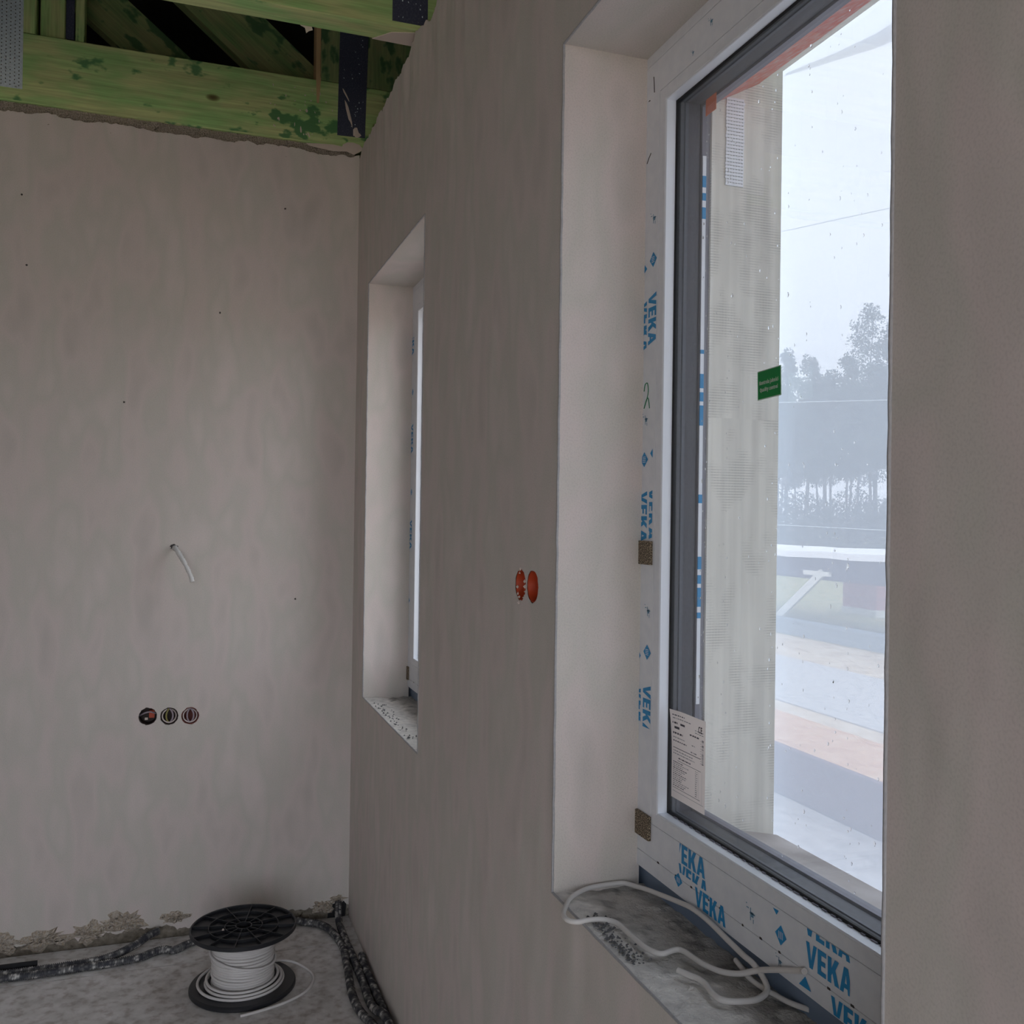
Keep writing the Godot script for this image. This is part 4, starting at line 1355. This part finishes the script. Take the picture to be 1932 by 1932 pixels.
func build_boxes() -> void:
	var specs := [
		[-0.1059, 0.792, "open round wall box in the back wall, dark inside with an orange flap", M.box_dark],
		[-0.0344, 0.789, "open round wall box in the back wall holding olive wires, middle of three", M.box_dark],
		[0.0361, 0.7865, "open reddish wall box in the back wall holding grey coiled wires", M.box_red]]
	for i in 3:
		var q: Array = specs[i]
		var o := thing("wall_box", q[2], "wall box", Vector3(q[0], q[1], ZB), "open wall boxes in the back wall")
		o.rotation.x = PI / 2
		socket_cup(o, q[3], 0.0292)
		var st := mb()
		if i == 0:
			box(st, Vector3(0.004, -0.030, -0.018), Vector3(0.022, -0.012, 0.008))
			put(o, "flap", st, M.box_orange)
			st = mb()
			box(st, Vector3(-0.010, -0.012, 0.006), Vector3(0.000, -0.004, 0.013))
			put(o, "plaster_chip", st, M.splash)
			st = mb()
			tube(st, curve([Vector3(-0.027, -0.02, 0.0), Vector3(-0.012, -0.010, -0.010), Vector3(0.008, -0.008, -0.014), Vector3(0.026, -0.016, -0.006)], 0.002), 0.0030, 6)
			put(o, "wire", st, M.wire_c)
		else:
			for k in 4:
				st = mb()
				var a := 0.4 + k * 1.35
				var mm: Material = [M.wire_a, M.wire_b, M.wire_a, M.wire_c][k] if i == 1 else [M.wire_a, M.wire_c, M.wire_a, M.wire_c][k]
				if k % 2 == 0:
					var p := []
					for t in 13:
						var b := a + PI * 1.2 * t / 12.0
						p.append(Vector3(cos(b) * 0.0235, -0.006 - 0.002 * k, sin(b) * 0.0235))
					tube(st, p, 0.0026, 6)
				else:
					var s := -0.006 if k == 1 else 0.007
					tube(st, curve([Vector3(s * 0.3, -0.008, -0.026), Vector3(s * 1.6, -0.006, -0.008), Vector3(s * 1.5, -0.006, 0.010), Vector3(s * 0.2, -0.010, 0.026)], 0.002), 0.0030, 6)
				put(o, "wire", st, mm)
	for q in [[-1.7196, 1.3863, "orange wall box in the window wall with plaster crumbs in its mouth"], [-1.653, 1.3883, "clean orange wall box in the window wall, beside the large window reveal"]]:
		var o := thing("wall_box", q[2], "wall box", Vector3(D, q[1], q[0]), "orange wall boxes in the window wall")
		o.rotation.z = PI / 2
		var st := mb()
		lathe(st, [Vector2(0.0, -0.024), Vector2(0.0302, -0.022), Vector2(0.0302, -0.001), Vector2(0.0285, -0.001), Vector2(0.0265, -0.016), Vector2(0.0, -0.020)], 32)
		put(o, "cup", st, M.box_orange)
		st = mb()
		blob(st, Vector3.ZERO, 0.016, 0.013, 0.006)
		var bump_ := put(o, "cup_boss", st, M.box_orange)
		bump_.position = Vector3(0, -0.0185, 0)
		bump_.rotation.x = -PI / 2
		if q[0] < -1.7:
			st = mb()
			var g := RandomNumberGenerator.new()
			g.seed = 8
			for k in 16:
				var a := g.randf() * TAU
				var rr := g.randf_range(0.020, 0.030)
				crumb(st, Vector3(cos(a) * rr, -0.002, sin(a) * rr), g.randf_range(0.002, 0.0045), g)
			crumb(st, Vector3(-0.034, 0.001, -0.004), 0.004, g)
			crumb(st, Vector3(0.031, 0.001, 0.002), 0.004, g)
			put(o, "plaster_crumbs", st, M.splash)
	# cable stub sticking out of the back wall
	var o := thing("cable_stub", "plaster-caked white cable end sticking out of the back wall and bending down", "cable", Vector3(-0.024, 1.388, ZB))
	var st := mb()
	tube(st, curve([Vector3(-0.002, 0.002, -0.002), Vector3(0.006, -0.006, 0.03), Vector3(0.030, -0.045, 0.065), Vector3(0.052, -0.090, 0.085), Vector3(0.060, -0.115, 0.092)], 0.003), 0.0078, 10, func(d: float) -> float: return 1.0 + 0.45 * nz.get_noise_1d(d * 110.0))
	put(o, "cable", st, M.stub)
	st = mb()
	blob(st, Vector3(-0.003, 0.005, 0.0005), 0.014, 0.010, 0.0008)
	put(o, "hole_edge", st, M.scratch)

func build_sill_cables() -> void:
	var path := [[0.772, -1.043, 0.9318], [0.776, -1.058, 0.925], [0.771, -1.10, 0.908], [0.769, -1.135, 0.892], [0.762, -1.150, 0.884], [0.752, -1.162, 0.877], [0.737, -1.182], [0.724, -1.207], [0.719, -1.231], [0.716, -1.254], [0.710, -1.264], [0.698, -1.263], [0.683, -1.258], [0.674, -1.264], [0.667, -1.283], [0.665, -1.311], [0.664, -1.342], [0.664, -1.368], [0.658, -1.385], [0.643, -1.397], [0.621, -1.400], [0.604, -1.398], [0.592, -1.409], [0.594, -1.432], [0.609, -1.459], [0.627, -1.486], [0.649, -1.505], [0.678, -1.521], [0.706, -1.525], [0.730, -1.526], [0.748, -1.522], [0.758, -1.506], [0.764, -1.470, 0.879], [0.768, -1.425, 0.886], [0.769, -1.375, 0.895], [0.769, -1.325, 0.903], [0.769, -1.275, 0.903], [0.769, -1.22, 0.897], [0.769, -1.18, 0.893], [0.769, -1.155, 0.892, 1], [0.769, -1.130, 0.884], [0.764, -1.113, 0.876], [0.749, -1.104], [0.731, -1.100], [0.715, -1.103], [0.701, -1.108], [0.692, -1.117], [0.691, -1.136], [0.695, -1.157], [0.693, -1.175], [0.686, -1.189], [0.678, -1.206]]
	var pts := []
	for q in path:
		pts.append(Vector3(q[0], q[2] if q.size() > 2 else 0.8725, q[1]))
	var st := mb()
	tube(st, curve(pts, 0.005), 0.0042, 10)
	tag(put(self, "cable_loop", st, M.white_cable), "white cable looped across the sill of the large window and over its edge", "cable")
	pts = []
	for q in [[0.766, -1.195, 0.880], [0.764, -1.178, 0.878], [0.762, -1.155, 0.874], [0.766, -1.130, 0.8715], [0.771, -1.108, 0.8715], [0.776, -1.087, 0.8715], [0.783, -1.072, 0.8715], [0.792, -1.058, 0.8715]]:
		pts.append(Vector3(q[0], q[2], q[1]))
	st = mb()
	tube(st, curve(pts, 0.005), 0.0038, 10)
	tag(put(self, "cable_offcut", st, M.white_cable), "short white cable end lying under the loop against the large window frame", "cable")

# ------------------------------------------------------------------ outside
func build_outside_near() -> void:
	var st := mb()
	# loose plastic sheet hung over the outside of the large window
	var n := 44
	var m := 60
	var pt := func(i: int, j: int) -> Vector3:
		var z := lerpf(-1.66, -0.45, float(i) / n)
		var y := lerpf(0.78, 2.47, float(j) / m)
		var x := 1.032 + 0.006 * nz.get_noise_2d(z * 3.0, y * 1.1) + 0.004 * sin(z * 30.0 + y * 9.0) * clampf(y - 1.7, 0.0, 0.6) * 2.0
		return Vector3(x, y, z)
	for i in n:
		for j in m:
			quad(st, pt.call(i + 1, j), pt.call(i, j), pt.call(i, j + 1), pt.call(i + 1, j + 1))
	tag(put(self, "plastic_sheet", st, M.film), "milky plastic sheet hanging over the outside of the large window", "plastic sheet")
	st = mb()
	var a := [Vector3(1.040, 2.342, -1.491), Vector3(1.042, 2.318, -1.361), Vector3(1.044, 2.303, -1.254), Vector3(1.044, 2.300, -1.15), Vector3(1.044, 2.29, -0.9)]
	var b := [Vector3(1.038, 2.336, -1.491), Vector3(1.042, 2.305, -1.361), Vector3(1.046, 2.280, -1.254), Vector3(1.044, 2.262, -1.15), Vector3(1.044, 2.24, -0.9)]
	for k in 4:
		quad(st, a[k], b[k], b[k + 1], a[k + 1])
	tag(put(self, "plastic_fold", st, M.film_fold), "folded torn strip of white plastic drooping at the top of the window", "plastic strip")
	# patch of bare mesh on the outer jamb
	st = mb()
	for k in 26:
		var y := 2.103 + k * 0.006
		box(st, Vector3(0.889 + 0.002 * nz.get_noise_1d(k * 2.0), y, -1.4518), Vector3(0.925 + 0.003 * nz.get_noise_1d(k * 3.0 + 9.0), y + 0.0042, -1.4495))
	for k in 7:
		box(st, Vector3(0.890 + k * 0.0055, 2.103, -1.4516), Vector3(0.8918 + k * 0.0055, 2.258, -1.4500))
	put(get_node("wall_right"), "mesh_patch", st, M.film_white)

func build_outside_far() -> void:
	var st := mb()
	box(st, Vector3(-120, -1.0, -150), Vector3(150, -0.30, 80))
	tag(put(self, "ground", st, M.ground), "pale bare ground of the building plot around the house", "ground", "", "structure")
	st = mb()
	box(st, Vector3(1.005, -0.6, -16), Vector3(3.56, -0.20, 6))
	tag(put(self, "terrace_slab", st, M.slab), "light concrete terrace slab along the outside of the house", "slab", "", "structure")
	st = mb()
	cbox(st, Vector3(3.58, -0.42, -16), Vector3(3.625, 0.099, 6), 0.004, 2)
	tag(put(self, "formwork_board", st, M.formwork), "purple-brown formwork board on edge along the terrace slab", "board")
	st = mb()
	box(st, Vector3(3.63, -0.4, -40), Vector3(5.4, -0.292, 20))
	tag(put(self, "sand_strip", st, M.sand), "orange sand strip beyond the formwork board", "sand", "", "structure")
	st = mb()
	box(st, Vector3(5.7, -0.4, -40), Vector3(7.6, -0.288, 20))
	tag(put(self, "gravel_track", st, M.gravel), "pale grey gravel track across the plot", "track", "", "structure")
	st = mb()
	box(st, Vector3(9.1, -0.4, -90), Vector3(70, -0.285, 60))
	tag(put(self, "meadow", st, M.grass), "dull green and straw meadow before the wood", "meadow", "", "structure")
	# kerb beam parallel to the house
	var o := thing("kerb_beam", "grey concrete beam lying along the edge of the meadow", "beam", Vector3(9.2, -0.29, -12))
	st = mb()
	box(st, Vector3(-0.1, 0, -14), Vector3(0.1, 0.20, 14))
	put(o, "beam_body", st, M.kerb)
	st = mb()
	box(st, Vector3(-0.11, 0.20, -14), Vector3(0.11, 0.235, 14))
	put(o, "beam_top", st, M.kerb)
	# flat trailer with a white sheet and a leaning prop
	o = thing("flat_trailer", "dark flat trailer covered with a white sheet, propped by a pale board", "trailer", Vector3(10.6, -0.285, -13.0))
	st = mb()
	cbox(st, Vector3(-1.0, 0.86, -6.5), Vector3(1.0, 1.22, 5.5), 0.02, 2)
	put(o, "bed", st, M.trailer)
	st = mb()
	for k in 24:
		var q := []
		for d in [0, 1]:
			var z := lerpf(-6.6, 5.6, (k + d) / 24.0)
			var h := 1.285 + 0.05 * nz.get_noise_1d(z * 0.6) + 0.04 * sin((z + 6.6) / 12.2 * PI)
			q.append([Vector3(-1.04, h - 0.12, z), Vector3(-1.02, h - 0.02, z), Vector3(0, h + 0.03, z), Vector3(1.04, h - 0.05, z)])
		for s in 3:
			quad(st, q[0][s], q[1][s], q[1][s + 1], q[0][s + 1])
	put(o, "white_sheet", st, M.sheet_white)
	for z in [-5.6, 4.8]:
		for x in [-0.8, 0.8]:
			st = mb()
			box(st, Vector3(x - 0.06, 0.0, z - 0.06), Vector3(x + 0.06, 0.87, z + 0.06))
			put(o, "leg", st, M.trailer)
	st = mb()
	bar(st, Vector3(-1.05, 0.02, -0.95), Vector3(-1.05, 0.98, 0.42), Vector3(1, 0, 0), 0.05, 0.13)
	put(o, "prop", st, M.strut)
	st = mb()
	box(st, Vector3(-1.06, 0.93, -0.05), Vector3(-1.01, 1.0, 0.6))
	put(o, "prop_head", st, M.strut)
	# bricks on a pallet beyond the trailer
	o = thing("brick_pallet", "pallet of pinkish bricks standing in the meadow beyond the trailer", "pallet", Vector3(12.9, -0.285, -15.1))
	st = mb()
	box(st, Vector3(-0.6, 0, -0.5), Vector3(0.6, 0.13, 0.5))
	put(o, "pallet_base", st, M.strut)
	for i in 3:
		for j in 3:
			for k in 4:
				st = mb()
				box(st, Vector3(-0.58 + i * 0.39, 0.135 + k * 0.2, -0.48 + j * 0.325), Vector3(-0.21 + i * 0.39, 0.325 + k * 0.2, -0.165 + j * 0.325))
				put(o, "brick", st, M.brick)
	st = mb()
	sack(st)
	var sk := put(self, "white_sack", st, M.sheet_white)
	sk.position = Vector3(10.8, -0.285, -12.05)
	tag(sk, "white sack lying on the meadow behind the grey beam", "sack")
	build_wood()
	for q in [[17.0, 1.38, -24.72, 19.52, 1.26, -22.78, "thin pale wire strung low before the wood"], [16.96, 5.09, -24.75, 19.49, 5.09, -22.81, "thin pale wire strung across the tree crowns"], [16.91, 10.26, -24.78, 19.64, 10.76, -22.68, "thin wire strung high against the sky"]]:
		st = mb()
		var p := Vector3(q[0], q[1], q[2])
		var e := Vector3(q[3], q[4], q[5])
		var d := (e - p)
		tube(st, [p - d * 4.0, p, p + d * 0.5, e, e + d * 4.0], 0.012, 5)
		tag(put(self, "overhead_wire", st, M.wire), q[6], "wire")

func sack(st: SurfaceTool) -> void:
	var seg := 14
	var pt := func(i: int, k: int) -> Vector3:
		var t := PI * i / 8.0
		var a := TAU * (k % seg) / seg
		var p := Vector3(sin(t) * cos(a) * 0.3, 0.16 + 0.17 * cos(t), sin(t) * sin(a) * 0.42)
		return p * (1.0 + 0.12 * nz.get_noise_3dv(p * 6.0))
	for i in 8:
		for k in seg:
			quad(st, pt.call(i, k), pt.call(i, k + 1), pt.call(i + 1, k + 1), pt.call(i + 1, k))

func leaf_cloud(st: SurfaceTool, c: Vector3, s: Vector3, count: int, size: float, g: RandomNumberGenerator) -> void:
	for k in count:
		var d := Vector3(g.randfn(), g.randfn(), g.randfn()).normalized() * pow(g.randf(), 0.4)
		var p := c + d * s
		var a := Vector3(g.randfn(), g.randfn(), g.randfn()).normalized() * size * g.randf_range(0.6, 1.3)
		var b := a.cross(Vector3(g.randfn(), g.randfn(), g.randfn())).normalized() * size * 0.55
		tri(st, p - a, p + b, p + a)
		tri(st, p - a, p - b, p + a)

func make_pine(called: String, label: String, h: float, crown0: float, w: float, seed_: int, group: String) -> Node3D:
	var g := RandomNumberGenerator.new()
	g.seed = seed_
	var o := thing(called, label, "tree", Vector3.ZERO, group)
	var st := mb()
	var pts := []
	for k in 8:
		pts.append(Vector3(0.12 * sin(k * 1.1 + seed_), h * k / 7.3, 0.1 * cos(k * 0.9)))
	tube(st, pts, 0.10, 8, func(d: float) -> float: return maxf(0.2, 1.0 - d / h * 0.8))
	put(o, "trunk", st, M.bark)
	st = mb()
	for k in 44:
		var t := (k + 0.5) / 44.0
		var y := lerpf(crown0, h, t)
		var rad := w * (0.35 + 0.9 * sin(PI * (0.18 + 0.8 * t)))
		var an := g.randf() * TAU
		var off := rad * (1.0 - 0.5 * t) * sqrt(g.randf())
		var bl := w * 0.36 * (1.1 - 0.35 * t)
		leaf_cloud(st, Vector3(cos(an) * off, y, sin(an) * off), Vector3(bl, 0.42, bl), 105, 0.095, g)
	put(o, "crown", st, M.needles)
	return o

func build_wood() -> void:
	var grp := "pines at the edge of the misty wood"
	var a := make_pine("pine_tree", "misty blue pine of middling height in the wood", 10.6, 4.9, 1.9, 5, grp)
	var b := make_pine("tall_pine", "tallest pine standing above the rest of the misty wood", 14.4, 5.4, 2.2, 6, grp)
	var c := make_pine("slender_pine", "slender pine with a loose top in the misty wood", 11.9, 5.0, 1.3, 9, grp)
	b.position = Vector3(38.3, -0.29, -46.2)
	a.position = Vector3(36.6, -0.29, -47.6)
	c.position = Vector3(34.6, -0.29, -49.0)
	var g := RandomNumberGenerator.new()
	g.seed = 21
	var spots := [[37.4, -46.9, 0.97], [39.6, -45.6, 1.25], [33.5, -49.9, 0.9], [35.7, -48.6, 0.86], [35.2, -51.0, 0.95], [40.8, -44.2, 1.2], [32.4, -51.2, 0.9], [38.0, -50.0, 1.0], [42.0, -43.0, 1.1], [36.0, -54.0, 1.0], [41.0, -49.0, 1.1], [31.0, -52.0, 0.9], [39.0, -53.0, 1.05], [43.5, -46.0, 1.1], [37.0, -48.4, 0.82], [35.0, -50.0, 0.78], [38.6, -47.6, 0.85], [40.2, -57.0, 1.0], [42.0, -56.0, 0.95], [43.6, -54.6, 1.05], [45.0, -53.4, 1.1], [38.6, -58.2, 0.95], [36.4, -50.6, 0.8], [39.6, -48.6, 0.9], [34.2, -51.4, 0.8]]
	for i in spots.size():
		var q: Array = spots[i]
		var o: Node3D = a.duplicate() if i % 3 else c.duplicate()
		o.name = numbered("pine_tree" if i % 3 else "slender_pine")
		add_child(o)
		o.position = Vector3(q[0], -0.29, q[1])
		o.rotation.y = g.randf() * TAU
		o.scale = Vector3.ONE * q[2]
	# undergrowth below the crowns
	for i in 13:
		var st := mb()
		leaf_cloud(st, Vector3(0, 1.5, 0), Vector3(1.7, 2.0 + 0.4 * sin(i * 2.3), 1.2), 2200, 0.10, g)
		var o := put(self, "leafy_bush", st, M.bush)
		o.position = Vector3(30.0 + i * 1.05, -0.29, -50.0 + i * 0.80)
		tag(o, "misty bush in the undergrowth below the pines", "bush", "bushes below the pines")
	var fog := FogVolume.new()
	fog.name = "mist"
	fog.size = Vector3(34, 15, 44)
	fog.position = Vector3(39, 7.2, -46)
	fog.rotation.y = 0.0
	var fm := FogMaterial.new()
	fm.density = 0.010
	fm.albedo = Color(0.95, 0.98, 1.0)
	fog.material = fm
	add_child(fog)
	tag(fog, "thin mist hanging in the wood beyond the meadow", "mist", "", "stuff")
